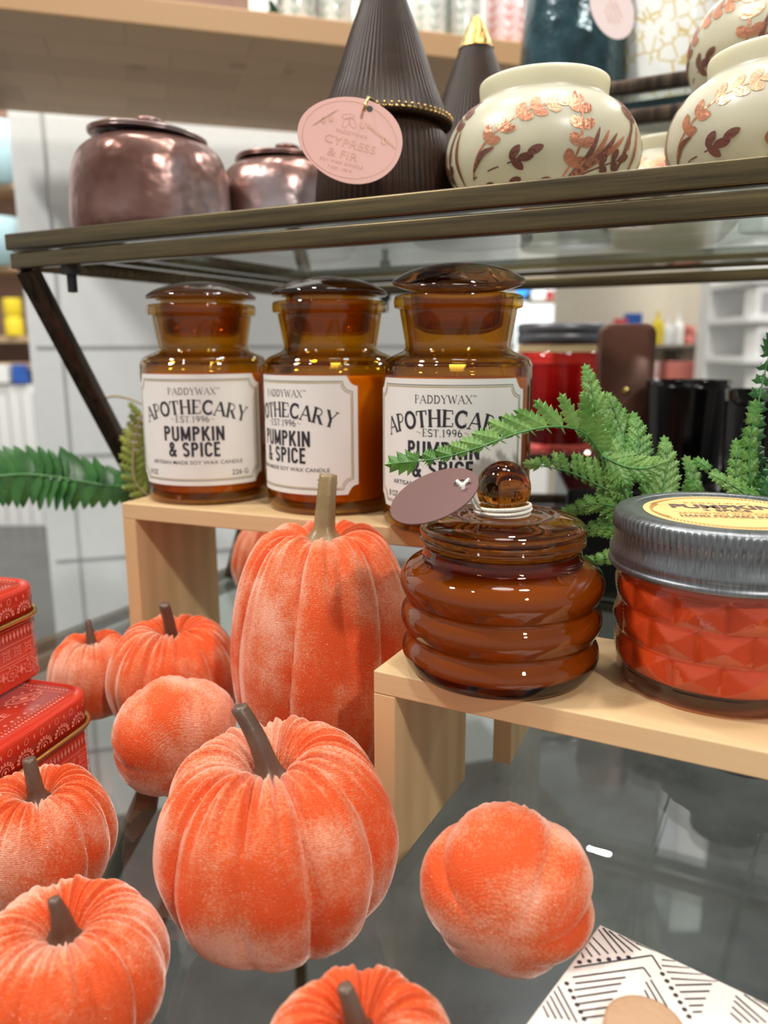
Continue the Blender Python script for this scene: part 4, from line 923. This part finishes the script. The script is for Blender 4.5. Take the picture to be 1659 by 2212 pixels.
# cream bowls with copper leaves
CP = [(r_, z_*.885) for r_, z_ in sp2([(0, 0), (.030, 0), (.036, .001), (.045, .010), (.0525, .025), (.0540, .036), (.0520, .047), (.0460, .058), (.0385, .0645), (.0355, .0670), (.0352, .0700), (.0356, .0765), (.0352, .0785), (.0335, .0785), (.0325, .076), (.0325, .068), (.042, .057), (.049, .046), (.051, .036), (.049, .025), (.040, .009), (.03, .003), (0, .003)], 4)]
def crad(z):
    best = None
    for (r1, z1), (r2, z2) in zip(CP, CP[1:]):
        if z2 > z1 and z1 <= z <= z2 and r1 > .03: return r1+(r2-r1)*(z-z1)/(z2-z1+1e-9)
    return .05
def cream_bowl(label, loc, rz, seed, sc=1.0, pat=0):
    b = thing('candle_bowl', label, 'candle bowl', loc, rz, 'cream glass candle bowls with copper leaves'); b.scale = (sc, sc, sc)
    g = mesh('frosted_glass', lathe(CP, 96), 'cream', b)
    ik = Ink(); dk = Ink(); R0 = .052
    fn = lambda s, t: Vector(((crad(t*.885)+.00035)*sin(s/R0), -(crad(t*.885)+.00035)*cos(s/R0), t*.885))
    rnd = random.Random(seed)
    def branch(pts, nl, ll, lw, ik_, w=.0012, start=.2, pair=True, tipleaf=True, ang=.75):
        Pc = [tuple(p[:2]) for p in smoothp([(x, y, 0) for x, y in pts], 6)]; ik_.stroke(Pc, w)
        m = len(Pc)-1
        for k in range(nl):
            t = start+(1-start)*k/max(nl-.4, 1); i = min(int(t*m), m-1); p = Pc[i]; q = Pc[i+1]; a = atan2(q[1]-p[1], q[0]-p[0])
            for s in ((1, -1) if pair else ((1,) if k % 2 else (-1,))):
                aa = a+s*ang+rnd.uniform(-.1, .1); L = ll*rnd.uniform(.88, 1.1)
                ik_.ell(p[0]+cos(aa)*(L*.95), p[1]+sin(aa)*(L*.95), L*.80, lw, aa, 16, .35)
        if tipleaf:
            a = atan2(Pc[-1][1]-Pc[-2][1], Pc[-1][0]-Pc[-2][0]); ik_.ell(Pc[-1][0]+cos(a)*ll*.8, Pc[-1][1]+sin(a)*ll*.8, ll*1.0, lw*1.1, a, 16, .3)
    def grass(pts, w, ik_):
        Pc = [tuple(p[:2]) for p in smoothp([(x, y, 0) for x, y in pts], 6)]; m = len(Pc); 
        L_ = []; R_ = []
        for i, p in enumerate(Pc):
            a = Pc[max(i-1, 0)]; c = Pc[min(i+1, m-1)]; d = Vector((c[0]-a[0], c[1]-a[1])).normalized(); q = w*sin(pi*min(1, .04+i/(m-1)*.96))**.8
            L_.append((p[0]-d.y*q, p[1]+d.x*q)); R_.append((p[0]+d.y*q, p[1]-d.x*q))
        k = len(ik_.V); ik_.V += [v for pr in zip(L_, R_) for v in pr]
        for i in range(1, m): ik_.F.append([k+2*i-2, k+2*i-1, k+2*i+1, k+2*i])
    sh = 0 if pat == 0 else -.010
    for o in (0, .109, .218):
        s = o+sh
        branch([(s-.040, .016), (s-.031, .030), (s-.018, .042), (s-.004, .050), (s+.010, .0530)], 5, .0052, .0026, ik, .0012, .34)
        dk.stroke([(s-.040, .017), (s-.025, .020), (s-.012, .0225)], .0008)
        for dx, dy, a in ((0, 0, .1), (-.006, .003, .9), (-.005, -.003, -.8), (.0055, .0035, .4)): dk.ell(s-.006+dx*.9, .0240+dy, .0044, .0023, a, 14, .3)
        grass([(s-.038, .020), (s-.030, .028), (s-.022, .031)], .0017, dk)
        branch([(s+.014, .013), (s+.020, .026), (s+.0215, .040), (s+.0215, .052)], 4, .0052, .0028, ik, .0012, .22)
        for k in range(4): grass([(s+.017+.001*k, .013), (s+.026+.004*k, .024+.001*k), (s+.031+.0055*k, .040-.001*k)], .0016, ik if k % 2 else dk)
        branch([(s+.018, .012), (s+.034, .019), (s+.046, .024)], 2, .0042, .0022, dk, .0009, .5)
        grass([(s+.047, .015), (s+.050, .032), (s+.058, .048)], .0015, dk); grass([(s-.050, .014), (s-.050, .030), (s-.047, .046)], .0015, ik)
        branch([(s+.052, .030), (s+.055, .045), (s+.060, .056)], 2, .0048, .0026, dk, .0008, .6)
        for k in range(4): dk.ell(s-.030+.017*k, .0115+.001*(k % 2), .0042, .0022, .3, 12, .3)
    ik.V = [(x, max(.0045, min(.064, y))) for x, y in ik.V]; dk.V = [(x, max(.0045, min(.064, y))) for x, y in dk.V]
    ik.build('copper_leaves', 'copper', fn, g); dk.build('bronze_leaves', 'copper_dark', fn, g)
    return b
cream_bowl('cream candle bowl with copper leaves in the middle, right of the brown cone tree', ground(1166, .475), radians(-13), 1)
cream_bowl('cream candle bowl with copper leaves nearest at the right edge', (.2020, .432, ZG), radians(-34), 2, 1.0, 1)
cream_bowl('small glimpse of a cream candle bowl, between the two front bowls', (.2080, .605, ZG), radians(-50), 3, 1.0)
gb = mesh('glass_block', lathe([(0, 0), (.026, 0), (.027, .001), (.027, .0690), (.026, .0700), (0, .0700)], 48), 'glass', loc=(.2580, .530, ZG)); tag(gb, 'clear glass block under the topmost cream bowl, behind the right edge bowl', 'display block')
cream_bowl('topmost cream candle bowl in the upper right corner, raised behind the nearest one', (.2520, .530, ZG+.0705), radians(-60), 5, 1.12, 1)

# cone trees
def cone_tree(label, loc, rz, sc, gold_tip=False, group='dark brown ribbed cone trees'):
    b = thing('cone_tree_candle', label, 'candle', loc, rz, group); b.scale = (sc, sc, sc)
    rib = lambda a, z, r: 1+.018*abs(sin(a*36)) if r > .004 else 1
    mesh('base_pot', lathe([(0, 0), (.040, 0), (.0425, .002), (.0415, .020), (.0395, .038), (.0372, .050), (.0345, .0535), (.0335, .0565), (.031, .0565), (.031, .010), (0, .010)], 288, rib), 'cocoa', b)
    l = mesh('cone_lid', lathe([(.0330, .0560), (.0390, .0555), (.0405, .0570), (.0402, .0585), (.0378, .0605), (.030, .0800), (.020, .1080), (.010, .1340), (.005, .1460), (.0028, .1500), (0, .1515)], 288, rib), 'cocoa', b)
    B = []
    for i in range(64):
        a = 2*pi*i/64; B.append(shift(lathe([(0, -.0009), (.0008, -.0004), (.0009, .0002), (.0005, .0008), (0, .001)], 6), (.0405*sin(a), -.0405*cos(a), .0596)))
    mesh('beaded_rim', join(*B, tube([(.0402*cos(a*pi/40), .0402*sin(a*pi/40), .0578+.0002) for a in range(81)], .0008, 6, False)), 'cocoa_gold', l)
    if gold_tip: mesh('gold_tip', lathe([(.0124, .1300), (.0108, .1340), (.0056, .1462), (.0034, .1504), (0, .1525)], 72, rib), 'cocoa_gold', l)
    return b
cone_tree('large dark brown ribbed cone tree candle with a beaded gold rim and a pink tag', ground(831, .510), 0, 1.0)
cone_tree('second brown cone tree with a gilded tip, behind the large one', ground(1022, .600), .3, 1.0, True)
# pink tag on the large tree
c = at(756, 303, Y=.440); A_ = Vector((cos(radians(-9)), .10, sin(radians(-9))))*px(102, .44); B_ = Vector((sin(radians(9)), .12, cos(radians(9))))*px(80, .44)
nr = A_.cross(B_).normalized(); nr = nr if nr.y < 0 else -nr
V, Fc = [], []
n = 64
def egg(a): k = 1+.12*cos(a-2.2)*0; return A_*(cos(a)*(1+.05*sin(a)))+B_*(sin(a)*(1+.08*cos(a)))
for k in (0, 1):
    V += [c+egg(2*pi*i/n)+nr*.0008*(k-.5) for i in range(n)]
for i in range(n): j = (i+1) % n; Fc.append([i, j, n+j, n+i])
Fc.append(list(range(n))); Fc.append([n+i for i in range(n)][::-1])
tgp = mesh('hang_tag', ([v-c for v in V], Fc), 'tag_pink', smooth=False, loc=c); tag(tgp, 'pink oval paper tag reading cypress and fir, hanging from the large cone tree', 'tag')
ik = Ink(); dk = Ink(); ik.ring(0, 0, .93, .92, .012, 0, 60)
ik.text('PADDYWAX', .02, .16, .085, width=.62, rot=-.06); ik.text('CYPRESS', .02, -.09, .19, width=1.02, rot=-.09); ik.text('& FIR', -.10, -.37, .19, width=.60, rot=-.08); ik.text('SOY WAX CANDLE', -.10, -.58, .075, width=.86, rot=-.06); ik.text('7 OZ | 198 G', -.12, -.73, .065, width=.48, rot=-.05)
for k in range(9): ik.ell(.30+.07*k, .42-.045*k, .10, .016, -1.0, 8); ik.ell(-.35-.045*k, .62-.05*k, .07, .014, -2.4, 8)
for x, y in ((-.42, .42), (-.56, .35), (.20, .40), (.66, .12)): ik.ell(x, y, .05, .075)
for x, y, a in ((-.10, .55, .3), (-.12, .40, 1.2), (.0, .42, 2.0)): ik.ring(x, y, .13, .06, .014, a)
ik.build('tag_print', 'tag_ink', lambda s, t: A_*s*.97+B_*t*.97+nr*.0006, tgp)
hl = Ink(); hl.ell(.28, .80, .065, .07); hl.build('punched_hole', 'ink', lambda s, t: A_*s+B_*t+nr*.00062, tgp)
h0 = at(786, 240, Y=.4385)-c; h1 = at(806, 222, Y=.4500)-c
mesh('gold_loop', tube([h0, h0+Vector((.001, -.001, .003)), h0.lerp(h1, .5)+Vector((0, -.001, .0045)), h1+Vector((0, 0, .001)), h1+Vector((0, .012, -.001))], .0009, 6), 'gold', tgp)

# brown lustre pots
def pot(label, loc, rz, sc=1.0, lid_t=0, lift=0, lx=0):
    b = thing('lustre_pot', label, 'candle pot', loc, rz, 'brown lustre ceramic pots'); b.scale = (sc, sc, sc*.88)
    hand = lambda a, z, r: 1+.012*sin(3*a+z*40)+.008*sin(7*a)
    mesh('pot_body', lathe(sp2([(0, 0), (.044, 0), (.050, .002), (.0555, .010), (.0575, .022), (.0570, .040), (.0555, .058), (.0510, .072), (.0450, .0790), (.0400, .0820), (.0385, .0820), (.037, .078), (.048, .068), (.052, .050), (.052, .020), (.045, .006), (0, .006)], 3), 96, hand), 'lustre', b)
    lid = mesh('lid', lathe(sp2([(0, 0), (.038, 0), (.0415, .0008), (.0422, .0026), (.0405, .0040), (.030, .0056), (.012, .0068), (0, .0070)], 3), 96, hand), 'lustre', b, loc=(lx, 0, .0830+lift), rot=(0, lid_t, 0))
    mesh('knob', lathe(sp2([(0, 0), (.006, 0), (.0055, .003), (.0085, .0055), (.0105, .0085), (.0085, .0110), (0, .0118)], 3), 40), 'lustre', lid, loc=(0, 0, .0062))
    return b
pot('large brown lustre pot with a flat lid at the left end of the raised glass', ground(330, .615), radians(25), 1.0, radians(5), .002)
pot('second brown lustre pot partly behind the pink tag', ground(622, .685), radians(-160), 1.0, radians(-3))
pot('farthest brown lustre pot, a sliver between the other two', ground(540, .790), radians(120), .80)

# tier behind: glass shelf with teal and mosaic jars
p0 = at(1385, 172, Y=.76); zb = p0.z-.005
ST_ = thing('rear_stand', 'dark metal framed glass stand behind the table with a high and a low tier', 'stand', (.50, .95, -.76))
def inv(vf): return shift(vf, (-.50, -.95, .76))
UM = Matrix.Translation((p0.x, p0.y, 0)) @ Matrix.Rotation(SY, 4, 'Z')
def ub(vf): return inv(xf(vf, UM))
mesh('rail', ub(join(bar((-.10, 0, zb), (.46, 0, zb), .012, .011), bar((-.10, .235, zb), (.46, .235, zb), .012, .011))), 'brass_dark', ST_); mesh('rail', ub(bar((-.10, 0, zb-.026), (.46, 0, zb-.026), .012, .012)), 'brass_dark', ST_)
mesh('glass_shelf', ub(box(.56, .225, .008, .001, (.18, .1175, zb-.0125))), 'glass', ST_, smooth=False)['label'] = 'high glass shelf'
mesh('glass_edge', ub(box(.56, .0012, .0075, 0, (.18, .0075, zb-.018))), 'teal', ST_, smooth=False)
mesh('post', ub(bar((.46, .0, -.76), (.46, .0, zb+.005), .014, .014, upv=(1, 0, 0))), 'brass_dark', ST_)
mesh('post', ub(bar((.46, .235, -.76), (.46, .235, zb+.005), .014, .014, upv=(1, 0, 0))), 'brass_dark', ST_)
def shelfp(px_, Y): q = at(px_, 170, Y=Y); return (q.x, q.y, zb-.0040)
tj = mesh('glass_vase', lathe(sp2([(0, 0), (.036, 0), (.045, .003), (.0505, .016), (.0520, .040), (.0505, .075), (.0480, .10), (.045, .118), (.046, .128), (.043, .128), (.043, .115), (.047, .07), (.047, .01), (0, .008)], 3), 72), 'teal', loc=shelfp(1232, .870)); tag(tj, 'dark teal glass vase on the back shelf, above the middle cream bowl', 'vase')
wj = mesh('mosaic_jar', lathe(sp2([(0, 0), (.036, 0), (.044, .003), (.0500, .016), (.0535, .045), (.054, .08), (.0525, .11), (.049, .122), (.046, .122), (.05, .08), (.048, .02), (0, .008)], 3), 72), 'mosaic', loc=shelfp(1452, .865)); tag(wj, 'white jar with gold cracked mosaic on the back shelf, right of the teal vase', 'jar')
c = at(1322, 18, Y=.775); A2 = Vector((cos(radians(-62)), 0, sin(radians(-62))))*.0270; B2 = Vector((sin(radians(62)), .1, cos(radians(62))))*.0185
MAT['paletag'] = plain('pale_pink_card', (.82, .66, .64), .5, var=.01)
tt_ = oval_tag('hang_tag', '', '', Vector((0, 0, 0)), A2, B2, 'paletag', (-.75, .08)); tt_.location = c; tag(tt_, 'pale pink oval tag at the top edge, between the teal vase and the mosaic jar', 'tag')
ik = Ink()
for k, (yy, ww) in enumerate(((.25, .5), (.05, .7), (-.15, .6), (-.35, .4))): ik.text('SOY CANDLE' if k > 1 else 'PADDYWAX', .15, yy, .10, width=ww*1.1)
nr2 = A2.cross(B2).normalized(); nr2 = nr2 if nr2.y < 0 else -nr2
ik.build('tag_print', 'tag_ink', lambda s, t: A2*s+B2*t+nr2*.0006, tt_)
mesh('cord', tube([A2*-.75, A2*-1.1+Vector((0, .004, .006)), A2*-1.2+Vector((-.008, .04, .02))], .0006, 6), 'string', tt_)

# ================================================================== GOODS ON THE WOODEN LEDGE
li = Matrix.Translation(ledge_o) @ Matrix.Rotation(ly, 4, 'Z')
def onledge(u, v): return li @ Vector((u, v, .0322))
rnd = random.Random(9)
def tumbler(label, u, v, r, h, pinkish=False):
    b = thing('botanical_tumbler', label, 'tumbler', onledge(u, v), rnd.uniform(-.5, .5), 'botanical tumblers on the ledge')
    MAT.setdefault('tumb_pink', plain('pink_tumbler', (.80, .62, .62), .2))
    g = mesh('cup', lathe([(0, 0), (r*.9, 0), (r*.93, .003), (r, h), (r*.94, h), (r*.87, .006), (0, .006)], 40), 'tumb_pink' if pinkish else 'tumbler', b)
    ik = Ink()
    for k in range(3):
        s = (-.8+.8*k)*r*1.1; ik.stroke([(s, .006), (s+.003*rnd.uniform(-1, 1), h*.55)], .0012)
        for j in range(5): 
            for sd in (-1, 1): ik.ell(s+sd*.004, .016+j*h*.09, .0055, .0014, sd*.9 if sd > 0 else pi-.9, 8, .3)
    ik.build('botanical_print', 'salmon' if pinkish else 'palegreen', lambda s, t: Vector(((r*(.93+.07*t/h)+.0006)*sin(s/r), -(r*(.93+.07*t/h)+.0006)*cos(s/r), t)), g)
for i, (pxx, dep, r, pk, lb_) in enumerate(((642, .05, .026, 0, 'leaf printed tumbler farthest left on the ledge'), (720, .05, .026, 0, 'leaf printed tumbler touching the left side of the large cone tree'), (782, .13, .027, 0, 'leaf printed tumbler half behind the large cone tree'),
                                    (930, .05, .026, 0, 'leaf printed tumbler right of the large cone tree tip'), (1002, .05, .026, 0, 'leaf printed tumbler just left of the gilded cone tip'), (1090, .06, .030, 1, 'pink printed tumbler right of the gilded cone tip'))):
    # foot of each on the board, found from its column in the photo
    q = at(pxx, 30, z=.6522); v = dep; 
    den = Vector((q.x, q.y)).normalized(); A0 = ledge_o+Vector((-sin(ly), cos(ly), 0))*v; 
    # intersect the sight line (x,y) with the line A0 + u*ld
    u = (A0.y*den.x-A0.x*den.y)/(ld.x*den.y-ld.y*den.x); tumbler(lb_, u, v, r, .15, bool(pk))
q = onledge(.505, .20)
bk = thing('potted_greenery', 'dark leafy greenery on the ledge, cut by the top edge', 'plant', q, 0)
mesh('pot', lathe([(0, 0), (.03, 0), (.036, .05), (.032, .05), (.028, .005), (0, .005)], 24), 'slate', bk)
parts = []
for k in range(70):
    a = rnd.uniform(0, 2*pi); e = rnd.uniform(.0, 1.2); d = Vector((cos(a)*cos(e), sin(a)*cos(e), sin(e))); parts.append(smooth_leaflet(Vector((0, 0, .035))+d*rnd.uniform(.01, .05), d, Vector((0, -1, .3)), .03, .014))
mesh('foliage', join(*parts), 'leafgreen', bk, recalc=False)
bx_ = mesh('dark_box', box(.16, .08, .09, .003), 'brownish', loc=onledge(.34, .07), rot=(0, 0, ly), smooth=False); tag(bx_, 'dark brown box on the ledge at the top edge, left of the greenery', 'box')

# ================================================================== RED JARS AND BLACK CANDLES BEHIND
zs = .1085
LM = Matrix.Translation((.20, .86, 0)) @ Matrix.Rotation(radians(-5), 4, 'Z')
def lw_(vf): return inv(xf(vf, LM))
mesh('rail', lw_(join(bar((-.10, 0, zs-.005), (.50, 0, zs-.005), .012, .010), bar((-.10, .31, zs-.005), (.50, .31, zs-.005), .012, .010))), 'brass_dark', ST_)
mesh('rail', lw_(bar((-.10, 0, zs-.05), (.50, 0, zs-.05), .010, .010)), 'brass_dark', ST_)
mesh('glass_shelf', lw_(box(.6, .30, .006, .0005, (.20, .157, zs-.006))), 'glass', ST_, smooth=False)['label'] = 'middle glass shelf'
mesh('low_shelf', lw_(box(.68, .50, .012, .001, (.20, .27, -.052))), 'dark_shelf', ST_, smooth=False)
for v in (.02, .29): mesh('post', lw_(bar((.49, v, -.76), (.49, v, zs-.01), .012, .012, upv=(1, 0, 0))), 'brass_dark', ST_)
def red_jar(label, loc, r, h, lid='greylid', lh=.022, big=False, gl='redglass'):
    b = thing('red_candle_jar', label, 'candle jar', loc, 0, 'deep red candle jars at the back')
    mesh('glass_body', lathe(sp2([(0, 0), (r*.92, 0), (r, .005), (r, h*.84), (r*.93, h*.92), (r*.88, h*.95), (r*.88, h)], 3)+[(r*.82, h), (r*.93, h*.8), (r*.94, .008), (0, .006)], 56), gl, b)
    mesh('wax', lathe([(0, .008), (r*.9, .008), (r*.92, .012), (r*.92, h*.80), (0, h*.80)], 48), 'wax_dark', b)
    l = mesh('lid', lathe([(0, h+lh), (r*.92, h+lh), (r*.97, h+lh-.002), (r*.97, h+lh*.55), (r*.94, h+lh*.5), (r*.97, h+lh*.4), (r*.97, h-.001), (r*.90, h-.001), (r*.90, h+.001), (0, h+.001)], 64), lid, b)
    if big: mesh('twine', join(*[tube([(r*.93*cos(a*pi/20), r*.93*sin(a*pi/20), h*.925+.003*k) for a in range(41)], .0016, 6, False) for k in range(3)]), 'twig', b)
def rp(px_, py, Y, z): q = at(px_, py, Y=Y); return (q.x, Y, z)
red_jar('large deep red candle jar with a grey lid behind the right bottle', rp(1205, 900, .925, zs-.0+.0005), .0515, .120, big=True)
for i, (pxx, Y, lbx) in enumerate(((1165, .93, 'small red jar with black lid on the low shelf, leftmost, beside the amber ball knob'), (1270, .95, 'small red jar with black lid behind the hanging fern leaflets'), (1352, .99, 'small red jar with black lid showing through the fern, above the zinc lid'))):
    q = at(pxx, 1120, Y=Y); red_jar(lbx, (q.x, Y, -.0395), .040, .062, 'slate', .020)
q = at(1345, 800, Y=.80)
bt = thing('brown_tin', 'upright brown enamel tin with rounded corners, right of the large red jar', 'tin', (q.x, .795, .0990), radians(-8))
mesh('tin_body', xf(prism_stack([(rrect(.050, .146, .011), -.018), (rrect(.0515, .1475, .011), -.016), (rrect(.0515, .1475, .011), .017), (rrect(.050, .146, .011), .018)]), Matrix.Translation((0, 0, .074)) @ Matrix.Rotation(pi/2, 4, 'X')), 'browntin', bt)
mesh('price_sticker', box(.020, .0006, .022, 0, (-.004, -.0185, .010)), 'grey_picture', bt, smooth=False)
mesh('emblem', xf(lathe([(0, .0008), (.0035, .0006), (.004, 0), (0, 0)], 24), Matrix.Translation((0, -.0182, .083)) @ Matrix.Rotation(pi/2, 4, 'X')), 'gold', bt)
# block the tin and the black candle stand on
st = mesh('display_block', box(.25, .145, .0980, .003, (0, 0, 0)), 'blackglass', loc=(.300, .752, .0005), rot=(0, 0, radians(-8)), smooth=False); tag(st, 'black glossy block under the black glass candle and the brown tin', 'display block')
q = at(1500, 900, Y=.715)
def black_candle(label, loc, r, h):
    b = thing('black_candle_glass', label, 'candle', loc, 0, 'black glass candles')
    mesh('glass_cup', lathe(sp2([(0, 0), (r*.80, 0), (r*.86, .002), (r, h*.98), (r, h)], 3)+[(r*.95, h), (r*.82, h*.3), (r*.80, .006), (0, .006)], 64), 'blackglass', b)
    mesh('wax', lathe([(0, .007), (r*.77, .007), (r*.88, h*.70), (0, h*.70)], 48), 'slate', b)
black_candle('black glass candle behind the fern, right of the brown tin', (q.x, .735, .0990), .0375, .0900)
q = at(1560, 1010, Y=.66); black_candle('squat black glass candle low behind the two ferns', (.248, .59, .0006), .030, .1050)
q = at(1622, 880, Y=.62); black_candle('dark glass candle half hidden by the upright fern blade at the right edge', (q.x+.012, .62, .0006), .030, .180)

# ================================================================== FAR SHOP, LEFT
LS = thing('wall_shelving', 'far oak shelving with cups and cans above a white counter, left edge', 'shelving', (-2.30, 4.55, -.76))
def zl(py, Y=4.45): return at(30, py, Y=Y).z
mesh('counter', box(.86, .40, zl(830)+.76, .004, (.0, 0, 0)), 'white', LS, smooth=False)
for k in range(12): mesh('groove', box(.006, .004, zl(840)+.72, 0, (-.40+.07*k, -.202, .02)), 'seam', LS, smooth=False)
mesh('back_panel', box(.86, .03, 2.2, .002, (0, .19, zl(830)+.76)), 'brownish', LS, smooth=False)
for py in (400, 575, 728, 785): mesh('shelf_board', box(.86, .36, .035, .002, (0, .0, zl(py+12)+.76)), 'oak', LS, smooth=False)
def far_item(name, label, cat, px_, py, Y, w, h, mat, group=None, shape='box', d=None, mat2=None):
    q = at(px_, py, Y=Y)
    if shape == 'box': vf = box(w, d or w, h, min(w, h)*.06)
    elif shape == 'cup': vf = lathe([(0, 0), (w*.38, 0), (w*.5, h*.96), (w*.5, h), (w*.46, h), (w*.34, h*.05), (0, h*.05)], 28)
    elif shape == 'can': vf = lathe([(0, 0), (w*.48, 0), (w*.5, h*.04), (w*.5, h*.44), (w*.44, h*.48), (w*.44, h*.53), (w*.5, h*.57), (w*.5, h*.96), (w*.48, h), (0, h)], 28)
    else: vf = lathe(sp2([(0, 0), (w*.48, 0), (w*.5, h*.04), (w*.5, h*.55), (w*.3, h*.70), (w*.14, h*.80), (w*.14, h*.96), (w*.12, h), (0, h)], 2), 24)
    o = mesh(name, vf, mat, loc=(q.x, Y, q.z+.001), smooth=shape != 'box'); tag(o, label, cat, group); return o
far_item('paper_cup', 'pale blue cup on the upper left shelf, touching the photo edge', 'cup', 8, 399, 4.40, .20, .30, 'pale_blue', shape='cup')
far_item('paper_cup', 'pale blue cup on the left shelf above the yellow cans', 'cup', 6, 574, 4.40, .20, .24, 'pale_blue', shape='cup')
far_item('yellow_can', 'pair of stacked yellow cans on the far left shelf', 'can', 33, 727, 4.40, .095, .20, 'yellow', shape='can')
far_item('blue_box', 'blue and white box on the lowest left shelf, at the edge', 'box', 10, 828, 4.36, .085, .10, 'white', shape='box')
far_item('blue_box', 'deep blue box on the lowest left shelf, nearest the white wall', 'box', 48, 828, 4.36, .07, .10, 'blue', shape='box')
# ================================================================== FAR SHOP, RIGHT
RS = thing('wall_shelf', 'thin dark wall shelf with small products on the beige wall, right', 'shelf', (at(1455, 746, Y=3.05).x, 3.05, at(1455, 746, Y=3.05).z))
mesh('shelf_board', box(.46, .22, .014, .002, (0, .01, -.016)), 'dark_shelf', RS, smooth=False); mesh('bracket', box(.02, .16, .05, .002, (.0, 0, -.066)), 'dark_shelf', RS, smooth=False)
wb = mesh('wall_panel', box(.75, .03, 1.7, .003, (0, 0, 0)), 'beige', loc=(at(1400, 746, Y=3.17).x, 3.18, -.76), smooth=False); wb.name = 'trim_3'; tag(wb, kind='structure')
for nm, lbx, pxx, w, h, m, s_ in (('red_carton', 'small red carton on the dark wall shelf', 1338, .045, .095, 'red', 'box'), ('blue_carton', 'bright blue carton on the dark wall shelf', 1364, .055, .115, 'blue', 'box'), ('yellow_bottle', 'yellow bottle on the dark wall shelf', 1418, .048, .125, 'yellow', 'bottle'),
                            ('white_bottle', 'white bottle second on the dark wall shelf, beside the yellow one', 1438, .042, .10, 'white', 'bottle'), ('white_bottle', 'white bottle in the middle of the dark wall shelf', 1462, .042, .115, 'white', 'bottle'), ('pink_jar', 'pinkish jar on the dark wall shelf', 1484, .042, .07, 'salmon', 'can'), ('white_bottle', 'white bottle rightmost on the dark wall shelf', 1506, .040, .085, 'pinkish', 'bottle')):
    far_item(nm, lbx, 'bottle' if s_ == 'bottle' else ('jar' if s_ == 'can' else 'carton'), pxx, 745, 3.04, w, h, m, 'products on the far wall shelf', s_)
LS2 = thing('low_shelf', 'pale low shelf under the dark wall shelf', 'shelf', (at(1445, 850, Y=2.98).x, 2.98, at(1445, 850, Y=2.98).z))
mesh('shelf_board', box(.40, .20, .02, .002, (0, 0, -.021)), 'oak', LS2, smooth=False)
far_item('salmon_box', 'salmon pink box above the black glass candle', 'box', 1460, 849, 2.96, .100, .115, 'salmon')
far_item('white_canister', 'white canister left of the salmon pink box', 'canister', 1408, 849, 2.96, .045, .115, 'pinkish', shape='can')
DS = thing('display_rack', 'white display rack with framed boxes at the right edge', 'rack', (at(1660, 700, Y=2.5).x+.04, 2.5, -.76))
mesh('rack_back', box(.34, .03, 2.2, .003, (.0, .16, 0)), 'white', DS, smooth=False)
for py in (615, 698, 785, 872, 965, 1055): mesh('rack_shelf', box(.34, .30, .020, .002, (0, 0, at(1640, py, Y=2.4).z+.76)), 'white', DS, smooth=False)
for k, py in enumerate((698, 785, 872, 965, 1055)):
    q = at(1640, py, Y=2.4); r_ = thing('boxed_candle', 'grey boxed candle on the white rack, %s row from the top' % ('first', 'second', 'third', 'fourth', 'fifth')[k], 'box', (q.x+.01, 2.40, q.z+.0205), 0, 'boxed candles on the white rack')
    mesh('carton', box(.085, .08, .085, .002), 'white', r_, smooth=False); mesh('window', box(.062, .002, .060, 0, (.004, -.041, .006)), 'grey_picture', r_, smooth=False)
nb = thing('neon_sign', 'small glowing blue neon squiggle right of the domed bottle lid', 'neon sign', at(1115, 632, Y=3.9))
mesh('neon_tube', tube([(-.055+.0055*i, 0, .012*sin(i*1.1)) for i in range(21)], .011, 8), 'blue_neon', nb); mesh('backing', box(.16, .01, .08, .003, (0, .03, -.04)), 'slate', nb, smooth=False)
q = at(1150, 690, Y=4.6); lp_ = thing('light_panel', 'bright backlit white panel beside the large red jar lid', 'light panel', (q.x, 4.6, q.z-.20)); mesh('diffuser', box(.26, .02, .40, .004, (0, 0, 0)), 'lit_panel', lp_, smooth=False); mesh('frame', box(.30, .02, q.z-.20+.24+.76, .004, (0, .021, -(q.z-.20)-.76)), 'white', lp_, smooth=False)
for k in range(6):
    far_item('small_jar', 'small jar in the blurred row under the raised rail, %s from the left' % ('first', 'second', 'third', 'fourth', 'fifth', 'sixth')[k], 'jar', 1186+15*k, 648, 3.9, .034, .040, ('red', 'pinkish', 'white', 'salmon', 'white', 'grey_picture')[k], 'tiny jars in the blurred row', 'can')
q = at(1225, 648, Y=3.9); ts = thing('product_shelf', 'short shelf on a slim post under the blurred row of tiny jars', 'shelf', (q.x, 3.9, -.76))
mesh('shelf_board', box(.36, .12, .014, .002, (0, 0, q.z+.76-.0145)), 'oak', ts, smooth=False); mesh('post', box(.05, .05, q.z+.76-.0146, .002, (0, .02, 0)), 'white', ts, smooth=False)
